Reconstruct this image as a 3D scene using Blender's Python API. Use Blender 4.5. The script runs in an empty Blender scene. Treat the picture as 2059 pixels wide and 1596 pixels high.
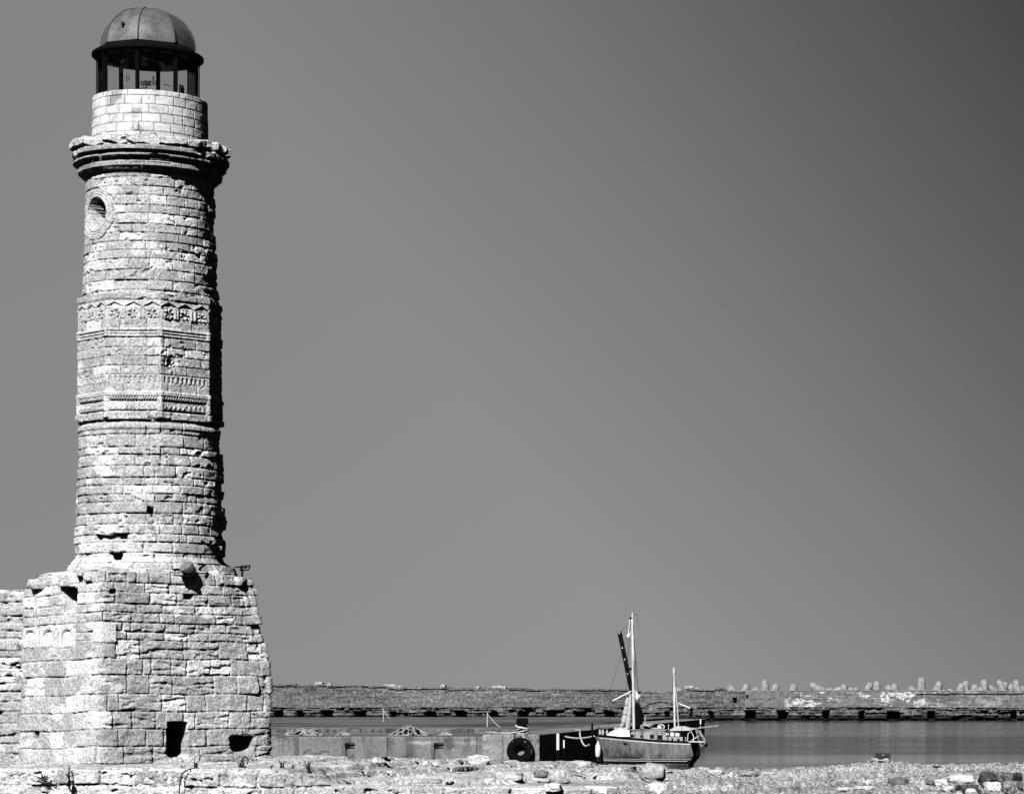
import bpy, bmesh, math, random
import numpy as np
from mathutils import Vector, Matrix, Euler

PI = math.pi
SC = bpy.context.scene
COL = SC.collection
F = 5500.0                     # focal length in photograph pixels
PX, PY, EYE = 1800.0, 1410.0, 3.6

def at(px, py, d):
    return Vector(((px - PX) / F * d, d, EYE + (PY - py) / F * d))
def zpix(py, d): return EYE + (PY - py) / F * d
def xpix(px, d): return (px - PX) / F * d

# ------------------------------------------------------------------ noise
def _hash(ix, iy, iz, seed):
    h = (ix.astype(np.uint32) * np.uint32(374761393) + iy.astype(np.uint32) * np.uint32(668265263)
         + iz.astype(np.uint32) * np.uint32(2246822519) + np.uint32((seed * 3266489917) & 0xffffffff))
    h = (h ^ (h >> np.uint32(13))) * np.uint32(1274126177)
    h = (h ^ (h >> np.uint32(15))) * np.uint32(2654435761)
    return ((h ^ (h >> np.uint32(16))) >> np.uint32(8)).astype(np.float64) / 16777216.0
def rnd(i, seed=0):
    i = np.asarray(i).astype(np.int64)
    return _hash(i & 0xffffffff, i * 0 + 7, i * 0 + 13, seed)
def vnoise(x, y, z, seed=0):
    x, y, z = np.broadcast_arrays(np.asarray(x, float), np.asarray(y, float), np.asarray(z, float))
    fx, fy, fz = np.floor(x), np.floor(y), np.floor(z)
    ix, iy, iz = [(a.astype(np.int64) & 0xffffffff) for a in (fx, fy, fz)]
    tx, ty, tz = x - fx, y - fy, z - fz
    tx, ty, tz = [t * t * (3 - 2 * t) for t in (tx, ty, tz)]
    r = 0
    for a in (0, 1):
        for b in (0, 1):
            for c in (0, 1):
                w = (tx if a else 1 - tx) * (ty if b else 1 - ty) * (tz if c else 1 - tz)
                r = r + w * _hash(ix + a, iy + b, iz + c, seed)
    return r
def fbm(x, y, z=0.0, oct=4, seed=0, rough=0.5):
    s, a, n = 0, 1.0, 0
    x, y = .82 * np.asarray(x, float) + .57 * np.asarray(y, float), -.57 * np.asarray(x, float) + .82 * np.asarray(y, float)
    for o in range(oct):
        s = s + a * vnoise(np.asarray(x) * 2**o, np.asarray(y) * 2**o, np.asarray(z) * 2**o + 5.3 * o, seed + o)
        n += a; a *= rough
    return s / n
def sstep(a, b, x):
    t = np.clip((x - a) / (b - a), 0, 1)
    return t * t * (3 - 2 * t)

# ------------------------------------------------------------------ objects
WL = {}
def tag(o, label=None, cat=None, group=None, kind=None):
    if label: o['label'] = label
    if cat: o['category'] = cat
    if group: o['group'] = group
    if kind: o['kind'] = kind
    return o
def empty(name, loc=(0, 0, 0), rz=0.0):
    o = bpy.data.objects.new(name, None); COL.objects.link(o)
    o.location = loc; o.rotation_euler = (0, 0, rz); o.empty_display_size = 0.2
    WL[o.name] = Vector(loc)
    return o
def link_mesh(name, me, mat, parent=None):
    o = bpy.data.objects.new(name, me); COL.objects.link(o)
    if mat is not None and not me.materials: me.materials.append(mat)
    if parent is not None: o.parent = parent
    return o
def np_mesh(name, V, Fq, mat, parent=None, tone=None, smooth=True, world=True):
    """V (n,3); Fq (m,4) quads. World coordinates; turned into the parent's frame when world."""
    V = np.asarray(V, float)
    off = Vector((0, 0, 0))
    if world and parent is not None: off = WL[parent.name]
    V = V - np.array(off)
    me = bpy.data.meshes.new(name)
    n, m = len(V), len(Fq)
    me.vertices.add(n); me.vertices.foreach_set('co', V.astype(np.float32).ravel())
    me.loops.add(m * 4); me.loops.foreach_set('vertex_index', np.asarray(Fq, np.int32).ravel())
    me.polygons.add(m)
    me.polygons.foreach_set('loop_start', np.arange(0, m * 4, 4, dtype=np.int32))
    me.polygons.foreach_set('use_smooth', np.full(m, smooth, bool))
    me.update(calc_edges=True)
    if tone is not None:
        at_ = me.attributes.new('tone', 'FLOAT', 'POINT')
        at_.data.foreach_set('value', np.asarray(tone, np.float32).ravel())
    o = link_mesh(name, me, mat, parent)
    WL[o.name] = off
    return o
def grid_faces(nr, nc, wrap=False, flip=False):
    r = np.arange(nr - 1)[:, None]; c = np.arange(nc if wrap else nc - 1)[None, :]
    c2 = (c + 1) % nc
    a = r * nc + c; b = r * nc + c2; d = (r + 1) * nc + c; e = (r + 1) * nc + c2
    q = np.stack([a, b, e, d], -1).reshape(-1, 4)
    return q[:, ::-1] if flip else q
def grid_mesh(name, P, mat, parent=None, tone=None, wrap=False, flip=False, smooth=True, world=True):
    nr, nc = P.shape[:2]
    return np_mesh(name, P.reshape(-1, 3), grid_faces(nr, nc, wrap, flip), mat, parent,
                   None if tone is None else tone.reshape(-1), smooth, world)

class MB:
    """collects simple solids into one mesh"""
    def __init__(s): s.v = []; s.f = []
    def add(s, vs, fs):
        n = len(s.v); s.v += [tuple(v) for v in vs]; s.f += [tuple(i + n for i in f) for f in fs]; return s
    def box(s, c, size, rot=(0, 0, 0)):
        R = Euler(rot).to_matrix(); c = Vector(c); h = [k / 2 for k in size]
        vs = [c + R @ Vector((x * h[0], y * h[1], z * h[2])) for x in (-1, 1) for y in (-1, 1) for z in (-1, 1)]
        return s.add(vs, [(0, 1, 3, 2), (4, 6, 7, 5), (0, 4, 5, 1), (2, 3, 7, 6), (0, 2, 6, 4), (1, 5, 7, 3)])
    def tube(s, pts, rad, n=8, cap=True):
        pts = [Vector(p) for p in pts]
        if not hasattr(rad, '__len__'): rad = [rad] * len(pts)
        vs = []; fs = []; up = None
        for i, p in enumerate(pts):
            a = pts[max(i - 1, 0)]; b = pts[min(i + 1, len(pts) - 1)]
            d = (b - a).normalized()
            if up is None:
                up = Vector((0, 0, 1)) if abs(d.z) < .9 else Vector((1, 0, 0))
            x = d.cross(up).normalized(); y = x.cross(d).normalized(); up = y
            for k in range(n):
                t = 2 * PI * k / n
                vs.append(p + (x * math.cos(t) + y * math.sin(t)) * rad[i])
        for i in range(len(pts) - 1):
            for k in range(n):
                fs.append((i * n + k, i * n + (k + 1) % n, (i + 1) * n + (k + 1) % n, (i + 1) * n + k))
        if cap:
            fs.append(tuple(range(n))[::-1]); fs.append(tuple((len(pts) - 1) * n + k for k in range(n)))
        return s.add(vs, fs)
    def lathe(s, c, prof, n=24, ax=None):
        c = Vector(c); R = ax if ax is not None else Matrix.Identity(3)
        vs = []; fs = []
        for r, z in prof:
            for k in range(n):
                t = 2 * PI * k / n
                vs.append(c + R @ Vector((r * math.cos(t), r * math.sin(t), z)))
        for i in range(len(prof) - 1):
            for k in range(n):
                fs.append((i * n + k, i * n + (k + 1) % n, (i + 1) * n + (k + 1) % n, (i + 1) * n + k))
        if prof[0][0] > 1e-6: fs.append(tuple(range(n))[::-1])
        if prof[-1][0] > 1e-6: fs.append(tuple((len(prof) - 1) * n + k for k in range(n)))
        return s.add(vs, fs)
    def prism(s, poly, d):
        """poly: list of Vectors (planar), d: extrusion vector"""
        n = len(poly); d = Vector(d)
        vs = [Vector(p) for p in poly] + [Vector(p) + d for p in poly]
        fs = [tuple(range(n)), tuple(range(n, 2 * n))[::-1]] + [(i, i + n, (i + 1) % n + n, (i + 1) % n) for i in range(n)]
        return s.add(vs, fs)
    def build(s, name, mat, parent=None, world=False, smooth=False, bevel=0.0):
        off = Vector((0, 0, 0))
        if world and parent is not None: off = WL[parent.name]
        me = bpy.data.meshes.new(name)
        me.from_pydata([tuple(Vector(v) - off) for v in s.v], [], s.f); me.update()
        bm = bmesh.new(); bm.from_mesh(me)
        bmesh.ops.recalc_face_normals(bm, faces=bm.faces)
        bm.to_mesh(me); bm.free()
        if smooth:
            for p in me.polygons: p.use_smooth = True
            try: me.set_sharp_from_angle(angle=math.radians(42))
            except Exception: pass
        o = link_mesh(name, me, mat, parent); WL[o.name] = off
        if bevel:
            b = o.modifiers.new('bevel', 'BEVEL'); b.width = bevel; b.segments = 2; b.limit_method = 'ANGLE'
        return o

def sag(a, b, drop, n=14):
    a = Vector(a); b = Vector(b)
    return [a.lerp(b, i / n) - Vector((0, 0, drop * 4 * (i / n) * (1 - i / n))) for i in range(n + 1)]

# ------------------------------------------------------------------ materials
def new_mat(name):
    m = bpy.data.materials.new(name); m.use_nodes = True
    nt = m.node_tree
    return m, nt, nt.nodes['Principled BSDF']
def nd(nt, kind, **kw):
    n = nt.nodes.new(kind)
    for k, v in kw.items():
        if k in n.inputs: n.inputs[k].default_value = v
        else: setattr(n, k, v)
    return n
def noise(nt, scale, detail=4, rough=.55, co=None, dist=0.0):
    n = nd(nt, 'ShaderNodeTexNoise'); n.inputs['Scale'].default_value = scale
    n.inputs['Detail'].default_value = detail; n.inputs['Roughness'].default_value = rough
    n.inputs['Distortion'].default_value = dist
    if co is None:
        co = nd(nt, 'ShaderNodeTexCoord').outputs['Object']
    nt.links.new(co, n.inputs['Vector'])
    return n.outputs['Fac']
def maprange(nt, src, a, b, c, d):
    n = nd(nt, 'ShaderNodeMapRange')
    for i, v in enumerate((a, b, c, d)): n.inputs[1 + i].default_value = v
    nt.links.new(src, n.inputs[0]); return n.outputs[0]
def mth(nt, op, a, b):
    n = nd(nt, 'ShaderNodeMath', operation=op)
    for i, v in enumerate((a, b)):
        if isinstance(v, (int, float)): n.inputs[i].default_value = v
        else: nt.links.new(v, n.inputs[i])
    return n.outputs[0]
def set_grey(nt, bsdf, src, lo=0.0, hi=0.9):
    n = nd(nt, 'ShaderNodeClamp'); n.inputs['Min'].default_value = lo; n.inputs['Max'].default_value = hi
    nt.links.new(src, n.inputs['Value'])
    c = nd(nt, 'ShaderNodeCombineColor')
    for i in range(3): nt.links.new(n.outputs[0], c.inputs[i])
    nt.links.new(c.outputs[0], bsdf.inputs['Base Color'])

def stone_mat(name, grain=24, glo=.45, ghi=1.4, bump=.9, bscale=26, bdist=.03, pit=0.0):
    m, nt, b = new_mat(name)
    a = nd(nt, 'ShaderNodeAttribute'); a.attribute_name = 'tone'
    co = nd(nt, 'ShaderNodeTexCoord').outputs['Object']
    g = maprange(nt, noise(nt, grain, 4, .75, co), .36, .64, glo, ghi)
    g2 = maprange(nt, noise(nt, grain * .16, 4, .6, co), .3, .7, .85, 1.18)
    col = mth(nt, 'MULTIPLY', mth(nt, 'MULTIPLY', a.outputs['Fac'], g), g2)
    if pit:
        p = maprange(nt, noise(nt, grain * 1.1, 2, .5, co), .33, .40, pit, 1.0)
        col = mth(nt, 'MULTIPLY', col, p)
    set_grey(nt, b, col, .02, .86)
    b.inputs['Roughness'].default_value = .92
    b.inputs['Specular IOR Level'].default_value = .04
    bp = nd(nt, 'ShaderNodeBump'); bp.inputs['Strength'].default_value = bump; bp.inputs['Distance'].default_value = bdist
    nt.links.new(noise(nt, bscale, 6, .7, co), bp.inputs['Height'])
    nt.links.new(bp.outputs[0], b.inputs['Normal'])
    return m
def grey_mat(name, base, rough=.6, var=.25, scale=4, bump=0.0, bscale=30, metal=0.0, spec=.12, stretch=None):
    m, nt, b = new_mat(name)
    co = nd(nt, 'ShaderNodeTexCoord').outputs['Object']
    if stretch:
        mp = nd(nt, 'ShaderNodeMapping'); mp.inputs['Scale'].default_value = stretch
        nt.links.new(co, mp.inputs[0]); co = mp.outputs[0]
    g = maprange(nt, noise(nt, scale, 6, .65, co), .3, .7, base * (1 - var), base * (1 + var))
    set_grey(nt, b, g, .004, .9)
    b.inputs['Roughness'].default_value = rough; b.inputs['Metallic'].default_value = metal
    b.inputs['Specular IOR Level'].default_value = spec
    if bump:
        bp = nd(nt, 'ShaderNodeBump'); bp.inputs['Strength'].default_value = bump; bp.inputs['Distance'].default_value = .02
        nt.links.new(noise(nt, bscale, 5, .65, co), bp.inputs['Height']); nt.links.new(bp.outputs[0], b.inputs['Normal'])
    return m

M_STONE = stone_mat('weathered_limestone', glo=.42, ghi=1.42, bump=.85)
M_DRUM = stone_mat('dressed_limestone', grain=20, glo=.8, ghi=1.15, bump=.35)
M_GROUND = stone_mat('rock_and_sand', grain=15, glo=.2, ghi=1.5, bump=.8, bscale=18, bdist=.05)
M_ROCK = stone_mat('boulder_stone', grain=22, glo=.5, ghi=1.35, bump=.9, bscale=18)
M_FARCONC = stone_mat('seawall_concrete', grain=1.5, glo=.72, ghi=1.25, bump=.4, bscale=1.6, bdist=.2)
M_PIT = stone_mat('pitted_black_rock', grain=13, glo=.02, ghi=2.0, bump=1.0, bscale=16, bdist=.06)
M_FAR = stone_mat('breakwater_masonry', grain=1.9, glo=.35, ghi=1.6, bump=.8, bscale=1.6, bdist=.3)
M_CONC = stone_mat('quay_concrete', grain=6, glo=.72, ghi=1.25, bump=.5, bscale=8, bdist=.03)
M_BLACKIRON = grey_mat('black_painted_iron', .004, .8, .4, 8, spec=.04)
M_DOME = grey_mat('dome_sheet_metal', .19, .48, .45, 4, bump=.35, bscale=16, metal=.6)
M_SEAM = grey_mat('dome_seam', .08, .6, .4, 20)
M_PAINT = grey_mat('black_paint', .006, .5, .5, 10)
M_TETRA = grey_mat('pale_cast_concrete', .25, .9, .5, 1.6, bump=.8, bscale=3)
M_RUBBER = grey_mat('tyre_rubber', .0035, .85, .4, 6, spec=.04)
M_ROPE = grey_mat('pale_rope', .5, .9, .35, 14)
M_DARKROPE = grey_mat('tarred_rope', .06, .9, .5, 10)
M_NET = grey_mat('faded_net_rope', .26, .9, .8, 5)
M_WHITE = grey_mat('white_gelcoat', .74, .4, .1, 3)
M_HULL = None
M_ALU = grey_mat('painted_mast', .62, .45, .22, 5)
M_DARKSPAR = grey_mat('dark_spar', .005, .8, .6, 4, spec=.04)
M_CANVAS = grey_mat('canvas_cover', .42, .9, .3, 6, bump=.6, bscale=9)
M_DARKCANVAS = grey_mat('dark_canvas', .004, .95, .4, 5, bump=.5, bscale=9, spec=.03)
M_GLASSDARK = grey_mat('dark_cabin_glass', .01, .15, .3, 3, spec=.5)
M_PLANT = grey_mat('dry_grass', .03, .8, .5, 9)
M_LAMPBODY = grey_mat('floodlight_housing', .16, .5, .3, 9)

def hull_mat():
    m, nt, b = new_mat('grey_hull_paint')
    co = nd(nt, 'ShaderNodeTexCoord').outputs['Object']
    mp = nd(nt, 'ShaderNodeMapping'); mp.inputs['Rotation'].default_value = (0, math.radians(40), 0); mp.inputs['Scale'].default_value = (2.4, 1, .55)
    nt.links.new(co, mp.inputs[0])
    g = maprange(nt, noise(nt, 1.6, 5, .6, mp.outputs[0]), .3, .72, .075, .27)
    g2 = maprange(nt, noise(nt, 14, 3, .6, co), .3, .7, .85, 1.15)
    # old grime patches low on the topsides
    sx = nd(nt, 'ShaderNodeSeparateXYZ'); nt.links.new(co, sx.inputs[0])
    low = maprange(nt, sx.outputs['Z'], .45, 1.1, 1.0, 0.0)
    st = maprange(nt, noise(nt, 1.1, 4, .6, co), .44, .60, 0.0, .9)
    g3 = mth(nt, 'SUBTRACT', 1.0, mth(nt, 'MULTIPLY', low, st))
    set_grey(nt, b, mth(nt, 'MULTIPLY', mth(nt, 'MULTIPLY', g, g2), g3), .01, .8)
    b.inputs['Roughness'].default_value = .45
    return m
M_HULL = hull_mat()

def glass_mat():
    m = bpy.data.materials.new('dusty_lantern_glass'); m.use_nodes = True
    nt = m.node_tree; nt.nodes.clear()
    out = nd(nt, 'ShaderNodeOutputMaterial')
    tr = nd(nt, 'ShaderNodeBsdfTransparent'); tr.inputs[0].default_value = (.975, .975, .975, 1)
    gl = nd(nt, 'ShaderNodeBsdfGlossy'); gl.inputs['Roughness'].default_value = .08; gl.inputs[0].default_value = (.7, .7, .7, 1)
    df = nd(nt, 'ShaderNodeBsdfDiffuse'); df.inputs[0].default_value = (.10, .10, .10, 1)
    fr = nd(nt, 'ShaderNodeFresnel'); fr.inputs['IOR'].default_value = 1.12
    m1 = nd(nt, 'ShaderNodeMixShader'); nt.links.new(fr.outputs[0], m1.inputs[0])
    nt.links.new(tr.outputs[0], m1.inputs[1]); nt.links.new(gl.outputs[0], m1.inputs[2])
    co = nd(nt, 'ShaderNodeTexCoord').outputs['Object']
    d = maprange(nt, noise(nt, 5, 4, .7, co), .5, .85, .0, .14)
    m2 = nd(nt, 'ShaderNodeMixShader'); nt.links.new(d, m2.inputs[0])
    nt.links.new(m1.outputs[0], m2.inputs[1]); nt.links.new(df.outputs[0], m2.inputs[2])
    nt.links.new(m2.outputs[0], out.inputs[0])
    return m
M_GLASS = glass_mat()

def water_mat():
    m, nt, b = new_mat('harbour_water')
    b.inputs['Base Color'].default_value = (.018, .018, .018, 1)
    b.inputs['IOR'].default_value = 1.33
    co = nd(nt, 'ShaderNodeTexCoord').outputs['Object']
    mp = nd(nt, 'ShaderNodeMapping'); mp.inputs['Scale'].default_value = (.012, .05, 1); nt.links.new(co, mp.inputs[0])
    r = maprange(nt, noise(nt, 1.0, 3, .5, mp.outputs[0]), .35, .65, .05, .11)
    nt.links.new(r, b.inputs['Roughness'])
    mp2 = nd(nt, 'ShaderNodeMapping'); mp2.inputs['Scale'].default_value = (.5, 1.6, 1); nt.links.new(co, mp2.inputs[0])
    # calm under the shore, a ruffled lane of wind across the middle of the harbour
    sy = nd(nt, 'ShaderNodeSeparateXYZ'); nt.links.new(co, sy.inputs[0])
    wob = maprange(nt, noise(nt, .02, 3, .5, co), 0, 1, -30, 30)
    yy = mth(nt, 'ADD', sy.outputs['Y'], wob)
    lane = nd(nt, 'ShaderNodeValToRGB'); nt.links.new(maprange(nt, yy, 100, 500, 0, 1), lane.inputs[0])
    e = lane.color_ramp.elements; e[0].position = .13; e[0].color = (.003, .003, .003, 1); e[1].position = .85; e[1].color = (.05, .05, .05, 1)
    for p_, v_ in ((.22, .02), (.28, .8), (.38, .8), (.47, .10)):
        q = e.new(p_); q.color = (v_, v_, v_, 1)
    bp = nd(nt, 'ShaderNodeBump'); bp.inputs['Distance'].default_value = .55; nt.links.new(lane.outputs[0], bp.inputs['Strength'])
    nt.links.new(noise(nt, 1.0, 6, .6, mp2.outputs[0]), bp.inputs['Height']); nt.links.new(bp.outputs[0], b.inputs['Normal'])
    return m
M_WATER = water_mat()

# ------------------------------------------------------------------ masonry pattern
def course_bounds(v0, v1, h0, h1, rng):
    b = [v0]
    while b[-1] < v1: b.append(b[-1] + rng.uniform(h0, h1))
    return np.array(b)
def masonry(u, v, cb, w0, w1, rng, wob=.012, seed=0, wobf=1.1):
    """distance to the nearest joint and three random numbers per block"""
    vv = v + wob * 2 * (fbm(u * wobf, v * .6, seed, 3, seed + 11) - .5)
    k = np.clip(np.searchsorted(cb, vv, side='right') - 1, 0, len(cb) - 2)
    dv = np.minimum(vv - cb[k], cb[k + 1] - vv)
    uu = u + wob * 1.4 * (fbm(u * .7, v * 5, seed + 3, 2, seed + 17) - .5)
    du = np.full(u.shape, 9.0); bid = np.zeros(u.shape, np.int64); rel = np.zeros(u.shape)
    umin, umax = float(u.min()) - 1, float(u.max()) + 1
    for kk in range(len(cb) - 1):
        msk = k == kk
        b = [umin - rng.uniform(0, w1)]
        while b[-1] < umax + w1: b.append(b[-1] + (rng.uniform(w0, w1) if rng.random() > .12 else rng.uniform(w0 * .5, w0)))
        if not msk.any(): continue
        b = np.array(b); x = uu[msk]
        i = np.clip(np.searchsorted(b, x, side='right') - 1, 0, len(b) - 2)
        du[msk] = np.minimum(x - b[i], b[i + 1] - x); bid[msk] = kk * 4096 + i
        rel[msk] = (x - b[i]) / (b[i + 1] - b[i]) - .5
    return du, dv, rnd(bid, seed + 1), rnd(bid, seed + 2), rnd(bid, seed + 3), rel
def block_disp(u, v, du, dv, r1, r2, r3, groove=.03, w=.022, off=.03, rough=.02, pits=.0, seed=0, er=1.0):
    n1 = fbm(u * 9, v * 9, 0, 4, seed + 31)
    jw = w * (.55 + .9 * fbm(u * 2.3, v * 2.3, 0, 2, seed + 37))
    jd = np.minimum(du, dv) + (n1 - .5) * w * .9
    d = -groove * (1 - sstep(0, 1, np.clip(jd, 0, None) / (jw + 1e-6))) * er
    d = d + (r1 - .5) * off
    d = d + (n1 - .5) * rough * 2
    d = d + (fbm(u * 30, v * 30, 0, 2, seed + 41) - .5) * rough * .9
    if pits:
        p = fbm(u * 7, v * 12, 0, 3, seed + 43)
        d = d - pits * sstep(.60, .72, p) * sstep(.35, .75, r2)
    return d
def block_tone(u, v, r1, r2, r3, base=.38, spread=.14, white=.12, wv=.72, patch=.63, seed=0):
    t = base + (r3 - .5) * spread
    t = np.where(r2 > 1 - white, wv, t)
    p = sstep(patch - .03, patch + .06, fbm(u * 1.7, v * 2.3, 0, 4, seed + 51))
    return t + p * (wv - t) * .9

# ================================================================== WORLD, SUN, CAMERA
SUN_AZ, SUN_EL = math.radians(104), math.radians(40)     # azimuth from +X towards the viewer
sdir = Vector((math.cos(SUN_AZ) * math.cos(SUN_EL), -math.sin(SUN_AZ) * math.cos(SUN_EL), math.sin(SUN_EL)))
w = bpy.data.worlds.new('World'); SC.world = w; w.use_nodes = True
nt = w.node_tree; bg = nt.nodes['Background']
sky = nd(nt, 'ShaderNodeTexSky'); sky.sky_type = 'NISHITA'; sky.sun_disc = False
sky.sun_elevation = SUN_EL; sky.sun_rotation = math.atan2(sdir.x, sdir.y)
sky.air_density = 1.0; sky.dust_density = .6
geo = nd(nt, 'ShaderNodeTexCoord').outputs['Generated']
# black-and-white film behind a filter: the haze near the horizon evened out by looking a little higher
mp = nd(nt, 'ShaderNodeMapping'); mp.inputs['Scale'].default_value = (1, 1, .35); mp.inputs['Location'].default_value = (0, 0, .42)
nt.links.new(geo, mp.inputs[0])
nrm = nd(nt, 'ShaderNodeVectorMath', operation='NORMALIZE'); nt.links.new(mp.outputs[0], nrm.inputs[0]); nt.links.new(nrm.outputs[0], sky.inputs['Vector']) if 'Vector' in sky.inputs else None
bw = nd(nt, 'ShaderNodeRGBToBW'); nt.links.new(sky.outputs[0], bw.inputs[0])
# polarised blue sky: darkest at a right angle to the sun
dd = Vector((.75, .3, .58)).normalized()
dot = nd(nt, 'ShaderNodeVectorMath', operation='DOT_PRODUCT'); nt.links.new(geo, dot.inputs[0]); dot.inputs[1].default_value = dd
rmp = nd(nt, 'ShaderNodeValToRGB'); nt.links.new(maprange(nt, dot.outputs['Value'], -1, 1, 0, 1), rmp.inputs[0])
def stop(el, d, v):
    el.position = (d + 1) / 2; el.color = (v, v, v, 1)
els = rmp.color_ramp.elements
stop(els[0], -1.0, .24); stop(els[1], 1.0, .006)
for d, v in ((-.4, .20), (.05, .226), (.16, .232), (.245, .238), (.33, .182), (.40, .118), (.47, .064), (.56, .026)):
    e = els.new((d + 1) / 2); stop(e, d, v)
SKYGAIN = 3.75
# and dimmer again round on the sun's own side, behind the viewer
sxyz = nd(nt, 'ShaderNodeSeparateXYZ'); nt.links.new(geo, sxyz.inputs[0])
back = maprange(nt, sxyz.outputs['Y'], -.1, .75, .12, 1.0)
fac = mth(nt, 'MULTIPLY', mth(nt, 'MULTIPLY', mth(nt, 'MULTIPLY', bw.outputs[0], rmp.outputs[0]), SKYGAIN), back)
cc = nd(nt, 'ShaderNodeCombineColor')
for i in range(3): nt.links.new(fac, cc.inputs[i])
nt.links.new(cc.outputs[0], bg.inputs['Color']); bg.inputs['Strength'].default_value = .1

sl = bpy.data.lights.new('sun', 'SUN'); sl.energy = 5.0; sl.angle = math.radians(.5); sl.color = (1, .995, .985)
so = bpy.data.objects.new('sun', sl); COL.objects.link(so); so.rotation_euler = sdir.to_track_quat('Z', 'Y').to_euler(); so.location = (-20, -20, 40)

cam = bpy.data.cameras.new('camera'); cam.sensor_width = 36; cam.lens = 36 * F / 2059
cam.shift_x = (1029.5 - PX) / 2059; cam.shift_y = (PY - 798) / 2059
cam.clip_start = .5; cam.clip_end = 30000
co = bpy.data.objects.new('camera', cam); COL.objects.link(co); co.location = (0, 0, EYE); co.rotation_euler = (PI / 2, 0, 0)
SC.camera = co
SC.view_settings.view_transform = 'Standard'; SC.view_settings.look = 'None'; SC.view_settings.exposure = .42; SC.view_settings.gamma = 1
SC.cycles.max_bounces = 6; SC.cycles.diffuse_bounces = 0; SC.cycles.transparent_max_bounces = 12
SC.render.film_transparent = False


# ================================================================== SETTING: ground, water
def interp(x, pts):
    p = np.array(pts, float); return np.interp(x, p[:, 0], p[:, 1])
def crest_y(X): return np.clip(56.6 + 1.6 * (np.asarray(X, float) + 13.0), 57.2, 75.0)
XC, ZC = [], []
for px, y in ((100, 1531), (540, 1527), (562, 1516), (620, 1513), (700, 1519), (850, 1526), (940, 1528), (975, 1529), (1040, 1531), (1150, 1536), (1210, 1538), (1420, 1546), (1510, 1551), (1600, 1549), (1700, 1541), (1765, 1531), (1850, 1540), (1930, 1541), (2059, 1536), (2300, 1534)):
    x = -5.0
    for _ in range(60): x = .5 * x + .5 * (px - PX) / F * float(crest_y(x))
    XC.append(x); ZC.append(zpix(y, float(crest_y(x))))
def crest(X): return np.interp(X, XC, ZC)
def front(X):
    return np.interp(X, [-14.5, -11.6, -10.6, -5.6, -4.9, 6], [2.33, 2.31, 2.0, 1.98, 1.90, 1.93])
def ground_height(X, Y):
    zf, zc = front(X), crest(X)
    YC = crest_y(X)
    t = np.clip((Y - 52) / (YC - 52), 0, 1)
    z = zf + (zc - zf) * t
    left = sstep(-10.4, -13.0, X)
    z = z - left * .06 * np.sin(np.clip(t, 0, 1) * PI)
    mid = sstep(-12.5, -11, X) * sstep(-4.6, -5.8, X)
    sand = sstep(-5.6, -4.6, X)
    # broken strata of the rock outcrop
    n = fbm(X * .38, Y * .45, 0, 3, 71, .5)
    q = (z + (n - .5) * .34 + .03 * fbm(X * 2.6, Y * 1.4, 0, 3, 78)) / .115
    qf = q - np.floor(q); zt_ = (np.floor(q) + sstep(.80, .97, qf)) * .115
    z = z + (zt_ - z) * np.clip(mid * .95 + left * .35, 0, 1) * sstep(0, .06, t)
    terr = np.floor(n * 9 + .35 * fbm(X * 3, Y * 1.5, 0, 2, 72)) / 9
    z = z + (n * .5 + terr * .5 - .5) * (.18 * mid + .10 * left + .12 * sand) * (.25 + .75 * np.sin(np.clip(t * 1.06 + .02, 0, 1) * PI))
    cr = np.abs(fbm(X * .55, Y * 1.1, 0, 4, 74) - .5)
    z = z - (1 - sstep(0, .022, cr)) * (.16 * mid + .09 * left + .02 * sand)
    z = z + (fbm(X * 5, Y * 3.2, 0, 4, 75) - .5) * (.05 * mid + .03 * left + .055 * sand)
    # pebbles
    p = fbm(X * 8, Y * 5, 0, 3, 76)
    z = z + sstep(.56, .74, p) * (.09 * sand + .015 * mid + .008 * left)
    # beyond the crest down into the harbour, before the wall down to the rubble
    z = np.where(Y > YC, z - ((np.clip(Y - YC, 0, None)) / 7.0) ** 1.2 * 1.5, z)
    wall = (X < -5.2)
    z = np.where((Y < 52.02) & wall, 1.0 + .25 * fbm(X * 1.3, Y * 1.3, 0, 3, 77), z)
    # dark hollow below the ledge
    hole = sstep(.55, .25, np.abs(X + 5.35)) * sstep(53.6, 52.9, Y)
    z = z - hole * .75
    z = np.where(Y < 48, z - (48 - Y) * .012, z)
    z = np.where(X > 6, z - (X - 6) * .05, z)
    z = np.where(X < -30, z - (-30 - X) * .06, z)
    return np.maximum(z, -2.5)
Xs = np.concatenate([np.linspace(-90, -24, 40)[:-1], np.arange(-24, -13, .08), np.arange(-13, 4.6, .03), np.linspace(4.6, 60, 60)])
Ys = np.concatenate([np.linspace(-30, 46, 60)[:-1], np.arange(46, 52.0, .12), [52.0, 52.03], np.arange(52.1, 77, .055), np.linspace(77, 110, 40)])
GX, GY = np.meshgrid(Xs, Ys)
GZ = ground_height(GX, GY)
sandm = sstep(-5.8, -4.4, GX + (fbm(GX, GY, 0, 3, 79) - .5) * 1.5)
tone = .50 + .22 * (fbm(GX * .9, GY * .45, 0, 4, 80) - .5) * 2
pt = fbm(GX * 6.5, GY * 4.5, 0, 2, 81)
tone = tone + .12 * sstep(-12.5, -13.5, GX) + sandm * .05 + sstep(.60, .68, fbm(GX * 1.6, GY * .8, 0, 4, 82)) * .22
tone = tone * (1 - .5 * sstep(.66, .72, pt) * sandm)
tone = np.where(GZ < .25, tone * .45, tone)          # wet shore
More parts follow.
